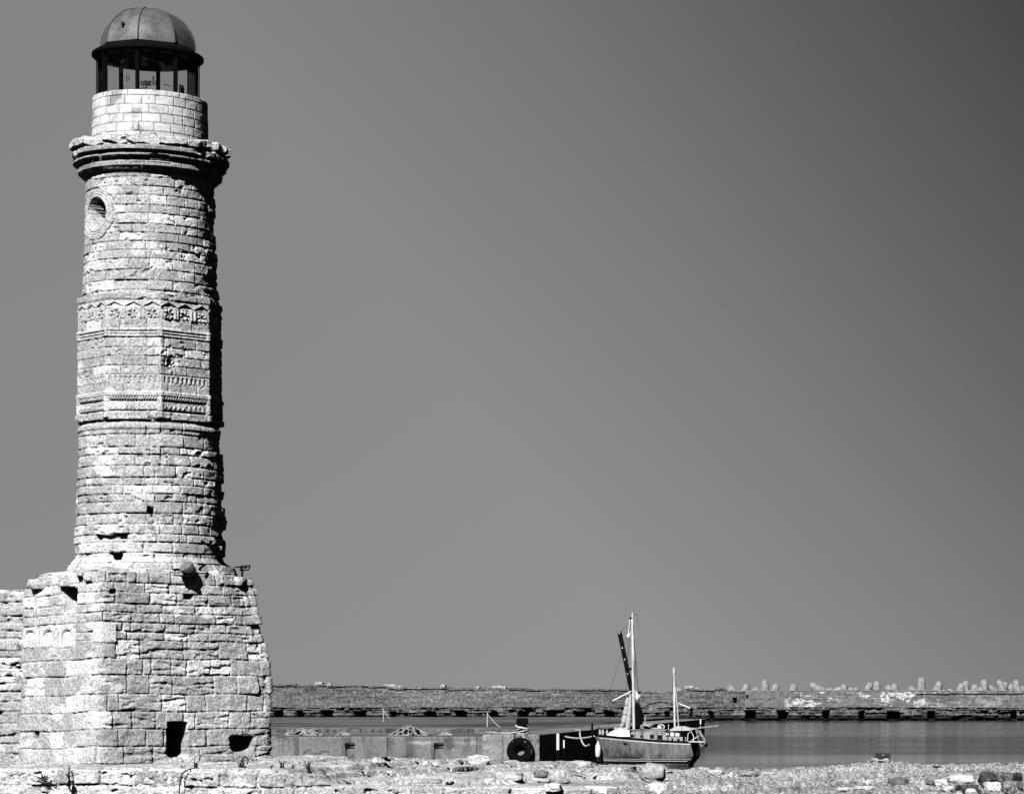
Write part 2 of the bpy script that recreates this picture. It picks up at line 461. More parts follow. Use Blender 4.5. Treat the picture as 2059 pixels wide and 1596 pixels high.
# undercut lips of the strata: the upper edge of each step leans out towards the water front
midm = sstep(-13.0, -11.5, GX) * sstep(-4.4, -5.6, GX) + .5 * sstep(-12.5, -13.5, GX) * sstep(-25, -23, GX)
dzy = np.zeros_like(GZ); dzy[1:-1] = (GZ[2:] - GZ[:-2]) / np.maximum(GY[2:] - GY[:-2], .02)
lipm = midm * sstep(.42, .56, fbm(GX * 1.1, GY * .5, 0, 3, 83)) * ((GY > 52.3) & (GY < 76))
prev = np.zeros_like(GZ); prev[:-3] = np.clip(dzy[:-3], 0, 2); 
run = np.maximum.reduce([np.roll(np.clip(dzy, 0, 2), k, axis=0) for k in (0, 1, 2, 3)])
GY2 = GY - lipm * .20 * sstep(.5, 1.2, np.roll(run, 1, axis=0)) * (.5 + fbm(GX * 4, GY, 0, 2, 84))
tone = tone * (1 - .24 * sandm) * .93
g = grid_mesh('rocky_shore', np.stack([GX, GY2, GZ], -1), M_GROUND, None, tone)
tag(g, kind='structure')
sb = MB(); sb.add([(-9000, -9000, -3), (9000, -9000, -3), (9000, 16000, -3), (-9000, 16000, -3)], [(0, 1, 2, 3)])
tag(sb.build('seabed', grey_mat('seabed_sand', .1, .9)), kind='structure')
wa = MB(); wa.add([(-9000, -9000, 0), (9000, -9000, 0), (9000, 16000, 0), (-9000, 16000, 0)], [(0, 1, 2, 3)])
tag(wa.build('harbour_water', M_WATER), kind='structure')

# low retaining wall of squared blocks at the foot of the ledge
rng = random.Random(5)
us = np.arange(-25, -5.3, .02); ztop = front(us) + .015 + .05 * (fbm(us * .8, 0, 0, 3, 90) - .5)
vs = np.linspace(0, 1, 90)
U, T = np.meshgrid(us, vs); V = .9 + (ztop[None, :] - .9) * T
cb = course_bounds(.7, 2.6, .26, .34, rng)
du, dv, r1, r2, r3, rel = masonry(U, V + .035 * np.sin(U * .9), cb, .45, 1.0, rng, .03, 91)
D = block_disp(U, V, du, dv, r1, r2, r3, .07, .028, .09, .035, .10, 92)
D = D - .35 * sstep(.955, 1.0, T) ** 2
Ypos = 52.0 - D - .02
tn = block_tone(U, V, r1, r2, r3, .46, .16, .16, .74, .60, 93)
P = np.stack([U, Ypos, V], -1)
last = P[-1:].copy(); last[..., 1] = 52.6; last[..., 2] -= .05
P = np.concatenate([P, last]); tn = np.concatenate([tn, tn[-1:]])
rw = grid_mesh('retaining_wall', P, M_STONE, None, tn)
tag(rw, 'low retaining wall of pale squared blocks below the lighthouse foot', 'wall')

# ================================================================== LIGHTHOUSE
TX, TY = xpix(302.5, 58.5), 58.5
def tz(py): return zpix(py, 58.5)
LH = empty('lighthouse', (TX, TY, 2.3))
tag(LH, 'tall ruined round stone lighthouse with an iron lantern and dome on a broad stepped base', 'lighthouse')

def thetas(step_dense):
    return np.concatenate([np.arange(-28, 208, step_dense), np.arange(208, 332, max(2.0, step_dense * 4))]) * PI / 180
def ring_part(name, zs, rfun, dispfun, mat, step, parent=LH):
    """surface of revolution about the tower axis, pushed in and out by dispfun(u, v, theta) -> (disp, tone)"""
    th = thetas(step)
    TH, Z = np.meshgrid(th, zs)
    R0 = rfun(TH, Z)
    d, tn = dispfun(TH, Z, R0)
    R = R0 + d
    P = np.stack([TX + R * np.cos(TH), TY - R * np.sin(TH), Z], -1)
    return grid_mesh(name, P, mat, parent, tn, wrap=True)

# ---- lower shaft
rng = random.Random(11)
z0, z1 = 5.9, 9.58
cbL = course_bounds(5.6, 9.9, .15, .27, rng)
def r_low(TH, Z):
    r = np.interp(Z, [5.9, 6.35, 6.48, 6.62, 7.2, 9.0, 9.4, 9.58], [1.76, 1.72, 1.68, 1.56, 1.535, 1.48, 1.48, 1.45])
    return r
def d_low(TH, Z, R):
    u = TH * 1.5; v = Z
    du, dv, r1, r2, r3, rel = masonry(u, v, cbL, .3, .8, rng, .02, 100)
    rag = sstep(35, 0, TH * 180 / PI) * .8 + .25 * sstep(8.4, 6.8, Z)
    d = block_disp(u, v, du, dv, r1, r2, r3, .048, .019, .034, .014, .04, 101, 1.0)
    d = d + rag * (r2 - .55) * .12 + rag * (fbm(u * 1.3, v * 3.5, 0, 4, 102) - .5) * .22
    d = d - .14 * sstep(.975, .985, r1) * sstep(8.7, 8.0, Z)          # lost stones
    # hole beside the long block and the socket of the lower lamp
    d = d - .45 * (np.abs(u - 1.5 * 1.304) < .055) * (np.abs(v - tz(1037) - .02) < .085)
    d = d - .55 * (np.abs(u - 1.5 * math.radians(102)) < .16) * (np.abs(v - 6.63) < .075)
    # mouldings under the eight-sided stage
    d = d + .03 * (sstep(9.28, 9.31, Z) - sstep(9.38, 9.40, Z)) - .03 * (sstep(9.40, 9.42, Z) - sstep(9.46, 9.48, Z)) + .03 * sstep(9.48, 9.5, Z)
    tn = block_tone(u, v, r1, r2, r3, .47, .14, .16, .78, .69, 103)
    tn = tn + .22 * sstep(7.6, 6.6, Z) * sstep(.46, .6, fbm(u * 1.2, v * 1.8, 0, 3, 104))
    return d, np.clip(tn, .1, .8)
ring_part('lower_shaft', np.arange(z0, z1, .016), r_low, d_low, M_STONE, .6)

# ---- eight-sided stage with carved friezes
z0, z1 = 9.52, 12.16
rng = random.Random(12)
cbO = np.array([9.5, 9.66, 9.86, 10.02, 10.26, 10.43, 10.62, 10.81, 11.0, 11.20, 11.39, 11.60, 11.79, 11.97, 12.2])
PH0 = math.radians(-23.3)
def octang(TH):
    return np.mod(TH - PH0, PI / 4) - PI / 8
def r_oct(TH, Z):
    a = octang(TH)
    Rv = 1.515 - .02 * (Z - 9.5) / 2.6
    return Rv * math.cos(PI / 8) / np.cos(a)
def d_oct(TH, Z, R):
    a = octang(TH); s = np.tan(a) * 1.43; face = np.floor((TH - PH0) / (PI / 4))
    v = Z - 9.52; u = s + face * 1.3
    hw = .585
    du, dv, r1, r2, r3, rel = masonry(u, Z, cbO, .26, .62, rng, .006, 110)
    n = fbm(u * 9, v * 9, 0, 4, 111)
    d = block_disp(u, Z, du, dv, r1, r2, r3, .034, .015, .020, .010, .03, 112)
    B = lambda lo, hi, e=.008: sstep(lo - e, lo + e, v) - sstep(hi - e, hi + e, v)
    plain = B(.14, .56) + B(.74, .90) + B(1.70, 1.89) + B(2.07, 2.47)
    d = d * (1 - .65 * np.clip(plain, 0, 1))
    inside = sstep(hw, hw - .02, np.abs(s) + .055)
    # base moulding, groove, chevrons, groove, dentils
    d = d + .022 * B(0, .12) - inside * .045 * B(.135, .175)
    chev = np.mod(s * 9 - np.sign(s) * np.abs(v - .25) * 9, 1.0)
    d = d + inside * B(.18, .32) * (-.012 + .022 * (chev < .28) * (np.abs(v - .25) < .045))
    d = d - inside * .045 * B(.335, .385) + inside * B(.39, .46) * (.012 - .035 * (np.mod(s * 17 + v * 9, 1) < .4)) + .024 * B(.47, .55)
    # blind arcade
    m = np.mod(s * 9.2, 1.0) - .5; vv = v - .75
    arch = (np.abs(m) < .27) & (vv > 0) & (vv < .085 + np.sqrt(np.clip(.0009 - (m / 9.2) ** 2, 0, None)) * 1.4)
    d = d - .03 * arch * B(.74, .89) * sstep(.57, .56, np.abs(s))
    # three-line moulding
    d = d + .010 * B(1.705, 1.745) + .013 * B(1.765, 1.80) + .018 * B(1.825, 1.88) - inside * .016 * (B(1.745, 1.765) + B(1.80, 1.825))
    # rosettes between small pilasters, gables above
    ros = np.zeros_like(s)
    for k, cs in enumerate((-.40, 0.02, .40)):
        rr = np.hypot(s - cs, v - 2.19); an = np.arctan2(v - 2.19, s - cs)
        ros += (rr < .105) * (.030 * np.cos(an * 6 + k) * (rr > .025) - .02 + .03 * (np.abs(rr - .085) < .016))
    ros += (fbm(u * 22, v * 22, 0, 2, 114) - .5) * .07 * (ros != 0)
    d = d + .8 * ros * B(2.07, 2.31)
    for cs in (-.23, -.15, .19, .25):
        d = d + .035 * (np.abs(s - cs) < .024) * B(2.075, 2.31)
    zig = np.abs(np.mod((s + .6) / .4, 1.0) - .5) * 2
    d = d + .028 * (np.abs((v - 2.33) - (1 - zig) * .10) < .013) * B(2.3, 2.47) - .02 * ((v - 2.33) < (1 - zig) * .10) * B(2.33, 2.47)
    # corner strips
    d = d + .018 * (np.abs(s) > hw - .045) * np.clip(B(0, .56) + B(1.70, 1.89), 0, 1)
    # broken patch on one face
    br = np.exp(-(((s - .33) / .16) ** 2 + ((v - 1.13) / .15) ** 2)) * (face == 1)
    d = d - br * .12 * sstep(.40, .56, fbm(u * 7, v * 9, 0, 3, 116)) + br * (fbm(u * 14, v * 14, 0, 3, 117) - .5) * .10
    d = d + .02 * (sstep(2.47, 2.5, v)) - .25 * sstep(2.60, 2.66, v)
    tn = block_tone(u, v, r1, r2, r3, .46, .16, .14, .76, .70, 118)
    tn = tn + .10 * np.clip(plain, 0, 1)
    return d, np.clip(tn, .12, .8)
ring_part('octagonal_stage', np.arange(z0, z1, .0125), r_oct, d_oct, M_STONE, .45)

# ---- upper shaft with the round window
rng = random.Random(13)
z0, z1 = 12.05, 14.70
cbU = course_bounds(12.0, 14.9, .17, .24, rng)
WTH, WZ = math.radians(130), tz(447)
def r_up(TH, Z):
    return np.interp(Z, [12.05, 12.4, 14.7], [1.405, 1.38, 1.325])
def d_up(TH, Z, R):
    u = TH * 1.4; v = Z
    du, dv, r1, r2, r3, rel = masonry(u, v, cbU, .34, .78, rng, .012, 120)
    d = block_disp(u, v, du, dv, r1, r2, r3, .042, .017, .020, .012, .035, 121)
    rag = sstep(35, 5, TH * 180 / PI)
    d = d + rag * (r2 - .6) * .05 + rag * (fbm(u * 3, v * 6, 0, 3, 122) - .5) * .09
    d = d - .05 * (r1 > .975)
    tn = block_tone(u, v, r1, r2, r3, .48, .14, .17, .78, .69, 123)
    # window
    uw, vw = u - WTH * 1.4, v - WZ
    rr = np.hypot(uw, vw)
    an = np.arctan2(vw, uw)
    outer = .53 + .03 * np.abs(np.sin(an * 4))
    ringm = rr < outer
    mould = .03 - .028 * np.exp(-((rr - .40) / .012) ** 2) - .028 * np.exp(-((rr - .455) / .012) ** 2) - .02 * np.exp(-((rr - .505) / .012) ** 2) + (fbm(u * 8, v * 8, 0, 3, 125) - .5) * .012
    mould = mould - .03 * (np.abs(np.mod(an / (PI / 4) + .35, 1) - .5) > .488) * (rr > .36)
    d = np.where(ringm, mould, d)
    d = np.where(np.abs(rr - outer) < .012, -.03, d)
    tn = np.where(ringm, .56 + .08 * (fbm(u * 5, v * 5, 0, 3, 126) - .5), tn)
    hole = rr < .345
    inner = -.95 + .03 * (fbm(u * 6, v * 8, 0, 3, 127) - .5)
    d = np.where(hole, inner, d)
    tn = np.where(hole, np.where(vw < -.2, .5, .34) * (1 - .3 * (np.abs(np.mod(vw * 7, 1)) < .1)), tn)  # shade of the opening put into its tone, the sunlit low part lighter
    return d, np.clip(tn, .1, .8)
ring_part('upper_shaft', np.arange(z0, z1, .015), r_up, d_up, M_STONE, .5)

# ---- cornice: rings stepping out, broken at the top
rng = random.Random(14)
prof = [(1.33, 14.58), (1.36, 14.655), (1.37, 14.665), (1.435, 14.715), (1.50, 14.775), (1.515, 14.785), (1.525, 14.86), (1.50, 14.875), (1.49, 14.895),
        (1.56, 14.945), (1.595, 14.975), (1.61, 14.985), (1.612, 15.015), (1.575, 15.03), (1.57, 15.045), (1.635, 15.085), (1.665, 15.10), (1.672, 15.17),
        (1.625, 15.19), (1.615, 15.21), (1.68, 15.25), (1.735, 15.285), (1.745, 15.36), (1.74, 15.41), (1.70, 15.435), (1.45, 15.45), (1.12, 15.47)]
pr = np.array(prof) * np.array([.985, 1]); L = np.concatenate([[0], np.cumsum(np.hypot(np.diff(pr[:, 0]), np.diff(pr[:, 1])))])
ls = np.sort(np.concatenate([np.arange(0, L[-1], .012), L]))
rr_, zz_ = np.interp(ls, L, pr[:, 0]), np.interp(ls, L, pr[:, 1])
th = thetas(.5)
TH, RR = np.meshgrid(th, rr_); _, ZZ = np.meshgrid(th, zz_); _, LS = np.meshgrid(th, ls)
u = TH * 1.6
ring_id = np.searchsorted(np.array([14.88, 15.03, 15.2]), ZZ)
bl = rnd((np.floor(u / .46 + ring_id * .37)).astype(np.int64) + ring_id * 977, 131)
ju = np.abs(np.mod(u / .46 + ring_id * .37, 1) - .5)
d = (bl - .5) * .016 - .025 * (ju > .483) + (fbm(u * 9, LS * 12, 0, 4, 132) - .5) * .018
chip = fbm(u * 2.4, ZZ * 3, 0, 3, 133)
d = d - .07 * sstep(.62, .70, chip) * (RR > 1.5)
# the ledge on top has lost whole stones, most of them at the front
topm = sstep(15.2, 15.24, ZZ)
fr_ = np.exp(-((TH * 180 / PI - 93) / 22.0) ** 2)
lost = np.floor(u / .24); lr = rnd(lost.astype(np.int64), 134)
d = d - topm * ((lr < .25 + .6 * fr_) * (.12 + .20 * lr) + .10 * (fbm(u * 5, ZZ * 6, 0, 3, 135)))
dz = topm * (fbm(u * 3.2, 1.5, 0, 3, 136) - .5) * .16 - topm * .08 * fr_ * (lr < .5)
keep = RR > 1.3
R = np.where(keep, np.maximum(RR + d, 1.24), RR)
Zc = ZZ + np.where(keep, dz, 0)
tn = .40 + (bl - .5) * .16 + .1 * (fbm(u * 2, LS * 4, 0, 3, 137) - .5)
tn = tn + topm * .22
grid_mesh('cornice', np.stack([TX + R * np.cos(TH), TY - R * np.sin(TH), Zc], -1), M_STONE, LH, tn, wrap=True)

# ---- parapet drum of clean blocks
rng = random.Random(15)
cbD = np.arange(15.36, 16.6, .189)
DX = xpix(299, 58.5) - TX
def d_drum(TH, Z, R):
    u = TH * 1.22; v = Z
    du, dv, r1, r2, r3, rel = masonry(u, v, cbD, .27, .42, rng, .004, 140, 1.0)
    d = block_disp(u, v, du, dv, r1, r2, r3, .02, .012, .006, .006, 0, 141)
    tn = .64 + (r3 - .5) * .12
    tn = tn - .25 * sstep(.62, .72, fbm(u * 3, v * 4, 0, 4, 142)) - .28 * (np.minimum(du, dv) < .012)
    d = d - .4 * sstep(16.42, 16.44, Z)
    return d, tn
ring_part('parapet_drum', np.concatenate([np.arange(15.38, 16.43, .0125), [16.436, 16.44, 16.445]]), lambda T, Z: 1.21 - .02 * (Z - 15.38), d_drum, M_DRUM, .55)

# ---- lantern
LX, LY = xpix(297.5, 58.5), 58.5
LZ0, LZ1 = 16.42, 17.36
lant = empty('lantern', (LX - TX, 0, LZ0 - 2.3)); lant.parent = LH; WL[lant.name] = Vector((LX, LY, LZ0))
ang = [math.radians(-3.3 + 45 * k) for k in range(8)]
def lp(a, r, z): return Vector((r * math.cos(a), -r * math.sin(a), z))
f = MB(); f.lathe((0, 0, -.02), [(1.08, -.02), (1.08, .015), (0, .016)], 32); f.build('gallery_floor', M_BLACKIRON, lant)
for z in (.02, .90):
    r0 = MB(); r0.tube([lp(ang[k % 8], 1.03, z) for k in range(9)], .03, 6)
    r0.build('glazing_rail', M_BLACKIRON, lant)
mul = None
for k in range(8):
    b = MB(); c = lp(ang[k], 1.03, .46)
    b.box(c, (.06, .08, .94), (0, 0, -ang[k]))
    b.box(lp(ang[k], 1.085, .46), (.018, .03, .90), (0, 0, -ang[k]))
    b.build('mullion', M_BLACKIRON, lant, bevel=.006)
panes = []
for k in range(8):
    a0, a1 = ang[k], ang[(k + 1) % 8]
    A, Bp = lp(a0, 1.0, 0), lp(a1, 1.0, 0); t = (Bp - A).normalized(); A = A + t * .04; Bp = Bp - t * .04
    nrm_ = Vector((-t.y, t.x, 0)) * .008
    b = MB(); z0_, z1_ = .045, .875
    b.prism([A + Vector((0, 0, z0_)), Bp + Vector((0, 0, z0_)), Bp + Vector((0, 0, z1_)), A + Vector((0, 0, z1_))], nrm_)
    p = b.build('glass_pane', M_GLASS, lant); panes.append((p, A, Bp, t))
def scrawl(pane, strokes, x0, z0, sc, wd=.011):
    p, A, Bp, t = pane
    n = Vector((A.x + Bp.x, A.y + Bp.y, 0)).normalized()
    if t.x < 0: A, t = Bp, -t
    b = MB()
    for st in strokes:
        pts = [A + t * (x0 + x * sc) + Vector((0, 0, z0 + z * sc)) + n * .014 for x, z in st]
        b.tube(pts, wd, 5)
    b.build('graffiti', M_PAINT, p)
def loop(cx, cz, rx, rz, n=10, a0=0, a1=2 * PI, tilt=.35):
    return [(cx + rx * math.cos(a0 + (a1 - a0) * i / n) + tilt * rz * math.sin(a0 + (a1 - a0) * i / n), cz + rz * math.sin(a0 + (a1 - a0) * i / n)) for i in range(n + 1)]
# near panes: index 1 faces the viewer between 57 and 102 degrees, 2 the next to its left
scrawl(panes[1], [[(.0, .2), (.1, .9), (.25, .8)], loop(.55, .55, .16, .38), loop(1.0, .62, .15, .36) , [(1.12, .3), (.85, -.2), (.55, -.35), (.45, -.1)],
                  loop(1.45, .66, .15, .36), [(1.62, 1.0), (1.6, .15)], [(2.1, 1.9), (2.05, .5), (2.3, .45)], [(2.55, 1.1), (2.5, .45)], [(2.58, 1.5), (2.6, 1.62)],
                  [(.18, -.5), (.22, -.45), (.26, -.55), (.18, -.5)]], .02, .11, .125, .014)
scrawl(panes[1], [[(0, 0), (.45, -.12)]], .50, .20, .25, .010)
scrawl(panes[2], [[(.0, 1.0), (.05, .1), (.35, .0)], [(.15, 1.2), (.45, 1.15)], [(.25, .75), (.55, .65), (.3, .35), (.6, .3)]], .46, .22, .13, .008)
scrawl(panes[0], [[(.0, .0), (.02, 1.2)], [(.35, .0), (.3, 1.2)], [(.0, .55), (.32, .6)], loop(.75, .6, .2, .6, tilt=0), [(.72, 0), (.74, .8)]], .12, .06, .16, .013)
# lintel band with dirt above the glass
b = MB()
b.lathe((0, 0, .93), [(.9, -.05), (1.10, -.035), (1.15, -.03), (1.16, -.02), (1.16, .035), (1.14, .05), (1.05, .10), (.98, .15)], 48)
b.build('eave', M_BLACKIRON, LH if False else lant, smooth=True)

# ---- dome: eight bent plates with seams
dome = empty('dome', (LX - TX, 0, 17.52 - 2.3)); dome.parent = LH; WL[dome.name] = Vector((LX, LY, 17.52))
NS = 14
def dprof(i):
    t = i / NS * PI / 2
    return 1.0 * math.cos(t) ** .92 if i < NS else 0.0, .0 + .86 * math.sin(t) ** .98
for k in range(8):
    vs = []; fs = []
    M = 5
    for i in range(NS + 1):
        r, z = dprof(i)
        for j in range(M + 1):
            a, b_ = lp(ang[k], r, z), lp(ang[(k + 1) % 8], r, z)
            q = a.lerp(b_, j / M); bul = 1 + .014 * math.sin(j / M * PI)
            vs.append((q.x * bul, q.y * bul, q.z))
    for i in range(NS):
        for j in range(M):
            a = i * (M + 1) + j; fs.append((a, a + 1, a + M + 2, a + M + 1))
    m = MB().add(vs, fs); m.build('dome_plate', M_DOME, dome, smooth=True)
for k in range(8):
    m = MB(); m.tube([lp(ang[k], dprof(i)[0] + .004, dprof(i)[1] + .004) for i in range(NS + 1)], .017, 6)
    m.build('seam', M_SEAM, dome, smooth=True)
m = MB(); m.lathe((0, 0, .855), [(.09, -.02), (.06, .015), (0, .02)], 16); m.build('cap', M_SEAM, dome)
am = math.radians(109.2)
m = MB(); q = lp(am, .86, .36)
m.box(q + Vector((-.02, -.06, .0)), (.09, .06, .06), (0, 0, -am)); m.build('lightning_clamp', M_SEAM, dome)

# ------------------------------------------------------------------ base (plinth)
rng = random.Random(16)
A0 = np.array([-16.31, 55.9]); tR = np.array([.82, .572]); FL_ = 3.795; B0 = A0 + tR * FL_
tL = np.array([-.819, .574]); L0 = A0 + tL * 2.62
Rb = B0 + np.array([-1.7, 4.2]); Lb = L0 + np.array([.1, 4.2])
poly = np.array([Lb, L0, A0, B0, Rb])
seg = np.linalg.norm(np.diff(poly, axis=0), axis=1); cum = np.concatenate([[0], np.cumsum(seg)])
uA, uB, uL = cum[2], cum[3], cum[1]
step = .018
us = np.arange(0, cum[-1], step)
# round the corners a little
def poly_at(uu): return np.stack([np.interp(uu, cum, poly[:, 0]), np.interp(uu, cum, poly[:, 1])], -1)
cen = sum(poly_at(us + k * .05) for k in range(-4, 5)) / 9
cen[:5] = poly_at(us[:5]); cen[-5:] = poly_at(us[-5:])
tan = np.gradient(cen, axis=0); tan /= np.linalg.norm(tan, axis=1)[:, None]
nor = np.stack([tan[:, 1], -tan[:, 0]], -1)
zb = 2.05
# top height varies along the wall
ztop = np.interp(us, [0, uL + .1, uL + .15, uL + .5, uL + .55, uA - .4, uA, uB - .6, uB, cum[-1]], [5.95, 5.95, 6.02, 6.05, 6.26, 6.30, 6.30, 6.28, 6.20, 6.15])
ztop = ztop + (rnd(np.floor(us / .42).astype(np.int64), 151) - .5) * .08
NV = 240
T = np.linspace(0, 1, NV)[:, None]
U = np.repeat(us[None, :], NV, 0); V = zb + (ztop[None, :] - zb) * T
cbP = []
z = 1.95
while z < 6.7:
    cbP.append(z); z += (rng.uniform(.30, .44) if z < 4.6 else rng.uniform(.17, .26))
cbP = np.array(cbP)
VW = V + .05 * (fbm(U * .5, 0, 0, 2, 152) - .5) + .10 * sstep(uA, uL, U) * .6
du, dv, r1, r2, r3, rel = masonry(U, VW, cbP, .32, .95, rng, .03, 153)
frontm = sstep(uA - .2, uA + .3, U)
D = block_disp(U, V, du, dv, r1, r2, r3, .045, .020, .032, .015, .02, 154)
# horizontal weathering furrows on the front blocks
D = D - frontm * .034 * sstep(.56, .70, fbm(U * 2.0, V * 13, 0, 3, 155)) * sstep(.3, .6, r2)
D = D + frontm * (fbm(U * 4.5, V * 7, 0, 4, 156) - .5) * .05
edge = np.exp(-((U - uB) / .35) ** 2)
D = D + edge * (r1 - .5) * .10
bat = np.interp(V, [2.0, 3.9, 4.4, 5.1, 5.75, 6.25], [0, -.01, -.06, -.22, -.32, -.46])
right = sstep(uB - .12, uB + .12, U)
batf = np.interp(V, [2.0, 6.3], [0, -.12])
def fcx(px, d): return (xpix(px, d))
# openings: door hole, shaded hollow beside it, slot window on the left face, small holes
def hole(cu, cv, hw, hh, depth, arch=False, soft=.02):
    x, y = (U - cu), (V - cv)
    wob = (fbm(U * 5, V * 5, 0, 3, 157) - .5) * .06
    if arch: m = (sstep(hw + soft, hw - soft, np.abs(x) + wob) * sstep(hh + soft, hh - soft, np.abs(y) + wob + .5 * np.clip(np.abs(x) - hw * .4, 0, None) * (y < 0)))
    else: m = sstep(hw + soft, hw - soft, np.abs(x) + wob * .4) * sstep(hh + soft, hh - soft, np.abs(y) + wob * .4)
    return m * depth
uu_px = lambda px: uA + ((px - 195) / (550 - 195)) * FL_
D = D * 1.0
H = hole(uu_px(354), zpix(1487, 56.8), .205, .355, 1.5, True)
H = np.maximum(H, hole(uu_px(486), zpix(1497, 57.1), .24, .15, .5, True, .06))
H = np.maximum(H, hole(uu_px(379), zpix(1199, 57), .10, .05, .2))
H = np.maximum(H, hole(uu_px(230), zpix(1190, 56.6), .06, .035, .25))
uLx = lambda px: uA - (195 - px) / 62.9
H = np.maximum(H, hole(uLx(133), zpix(1207, 56.6), .22, .25, .42, False, .006) * np.clip((V - zpix(1236, 56.6)) / .35, .12, 1))
H = np.maximum(H, hole(uLx(70), zpix(1478, 57.0), .07, .07, .3))
H = np.maximum(H, hole(uLx(130), zpix(1182, 56.6), .2, .02, .05))
D = np.where(H > .02, np.minimum(D, 0) * .3 - H, D)
# carved arches on three pale stones
tn = block_tone(U, V, r1, r2, r3, .45, .15, .14, .76, .69, 158)
leftm = 1 - frontm
tn = tn + leftm * .04 + leftm * .10 * sstep(.48, .62, fbm(U * .9, V * 1.1, 0, 4, 159))  # left face tone lifted for the sun it faces
for px in (52, 90, 128):
    cu = uLx(px); cv = zpix(1284, 56.7)
    rr = np.hypot((U - cu) / .9, V - cv)
    m = (np.abs(U - cu) < .29) & (np.abs(V - cv - .03) < .2)
    D = np.where(m, .01 + .006 * (r3 - .5), D)
    D = np.where(m & (np.abs(rr - .17) < .028) & (V > cv), -.06, D)
    D = np.where(m & (np.abs(np.abs(U - cu) - .27) < .012), -.02, D)
    tn = np.where(m, .74, tn)
# big clean slab on the corner
m = (U > uA - .18) & (U < uA + .42) & (np.abs(V - zpix(1272, 56.5)) < .2)
tn = np.where(m, .76, tn); D = np.where(m, .03 + .01 * r3, D)
tn = np.clip(tn, .1, .82)
X = cen[None, :, 0] + nor[None, :, 0] * (D + batf * (1 - right)) ; Y = cen[None, :, 1] + nor[None, :, 1] * (D + batf * (1 - right))
# batter of the right-hand edge: slide the last metre of the front and the return inwards
k = sstep(uB - 1.3, uB, U)
X = X + bat * k
rows = [np.stack([X, Y, V], -1)]; tones = [tn]
cx, cy = TX, TY
for q, up in ((.10, .05), (.22, .07), (.45, .12), (.7, .16)):
    e = rows[0][-1:].copy()
    nn = fbm(us * 3, q * 9, 0, 3, 160)[None, :]
    e[..., 0] += (cx - e[..., 0]) * (q + .06 * (nn - .5)); e[..., 1] += (cy - e[..., 1]) * (q + .06 * (nn - .5))
    e[..., 2] += up + .12 * (nn - .5)
    rows.append(e); tones.append(tn[-1:] * 1.1)
grid_mesh('base', np.concatenate(rows), M_STONE, LH, np.concatenate(tones))

# broken stones left lying along the top of the base
def rough_block(size, seed, mat, name, loc, rz, parent=None, tone=.5, rx=0, sub=5, amp=.12, rnd_=.22):
    bm = bmesh.new(); bmesh.ops.create_cube(bm, size=2.0)
    bmesh.ops.subdivide_edges(bm, edges=bm.edges[:], cuts=sub, use_grid_fill=True)
    co_ = np.array([v.co[:] for v in bm.verts])
    n_ = np.linalg.norm(co_, axis=1)[:, None]
    sph = co_ / n_ * 1.25
    q = co_ * (1 - rnd_) + sph * rnd_
    q = q * (1 + amp * 2 * (fbm(q[:, 0] * 1.6 + seed, q[:, 1] * 1.6, q[:, 2] * 1.6, 4, seed) - .5)[:, None])
    q = q + (np.stack([fbm(q[:, 0] * 4 + seed, q[:, 1] * 4, q[:, 2] * 4 + i, 3, seed + i) for i in range(3)], -1) - .5) * amp * .8
    q = q * np.array(size)[None, :] / 2
    me = bpy.data.meshes.new(name)
    for v, c in zip(bm.verts, q): v.co = c
    bm.to_mesh(me); bm.free()
    for p in me.polygons: p.use_smooth = True
    t = me.attributes.new('tone', 'FLOAT', 'POINT')
    vals = tone + .18 * (fbm(q[:, 0] * 3 + seed, q[:, 1] * 3, q[:, 2] * 3, 3, seed + 9) - .5)
    t.data.foreach_set('value', np.clip(vals, .01, .8).astype(np.float32))
    o = link_mesh(name, me, mat, parent)
    off = WL[parent.name] if parent is not None else Vector((0, 0, 0))
    o.location = Vector(loc) - off; o.rotation_euler = (rx, 0, rz)
    return o
def dbase(px): return 55.9 + (.572 * FL_ * (px - 195) / 355 if px > 195 else .574 * (195 - px) / 62.9)
random.seed(3)
for px, py, d, wdt, h in ((96, 1166, 57.7, .66, .22), (146, 1160, 57.3, .5, .24), (200, 1150, 56.7, .5, .2), (262, 1147, 56.6, .55, .2), (330, 1146, 56.7, .5, .18),
                          (430, 1158, 57.0, .6, .18), (478, 1160, 57.2, .42, .18), (180, 1142, 57.4, .5, .16), (435, 1146, 57.3, .35, .16)):
    rough_block((wdt, .5, h), int(px), M_STONE, 'loose_ledge_stone', at(px, py + 9, dbase(px) + .48), random.uniform(-.2, .2), LH, .52)

# ================================================================== OLD WALL on the left
rng = random.Random(21)
us = np.arange(0, 9.0, .025)
p0, p1 = np.array([-27.2, 60.6]), np.array([-18.4, 60.0])
dirv = (p1 - p0) / np.linalg.norm(p1 - p0); norv = np.array([dirv[1], -dirv[0]])
zt = zpix(1184, 60.1) + .08 * (fbm(us * 1.5, 0, 0, 3, 201) - .5)
T = np.linspace(0, 1, 200)[:, None]
U = np.repeat(us[None], 200, 0); V = 1.9 + (zt[None] - 1.9) * T
cb = course_bounds(1.8, 6.6, .14, .30, rng)
du, dv, r1, r2, r3, rel = masonry(U, V + .10 * (fbm(U * .6, V * .3, 0, 2, 202) - .5), cb, .3, .9, rng, .05, 203)
D = block_disp(U, V, du, dv, r1, r2, r3, .05, .026, .06, .03, .08, 204)
tn = block_tone(U, V, r1, r2, r3, .45, .14, .10, .70, .62, 205)
P = np.stack([p0[0] + dirv[0] * U + norv[0] * D, p0[1] + dirv[1] * U + norv[1] * D, V], -1)
e1 = P[-1:].copy(); e1[..., 1] += .9; e2 = e1.copy(); e2[..., 2] = 1.5
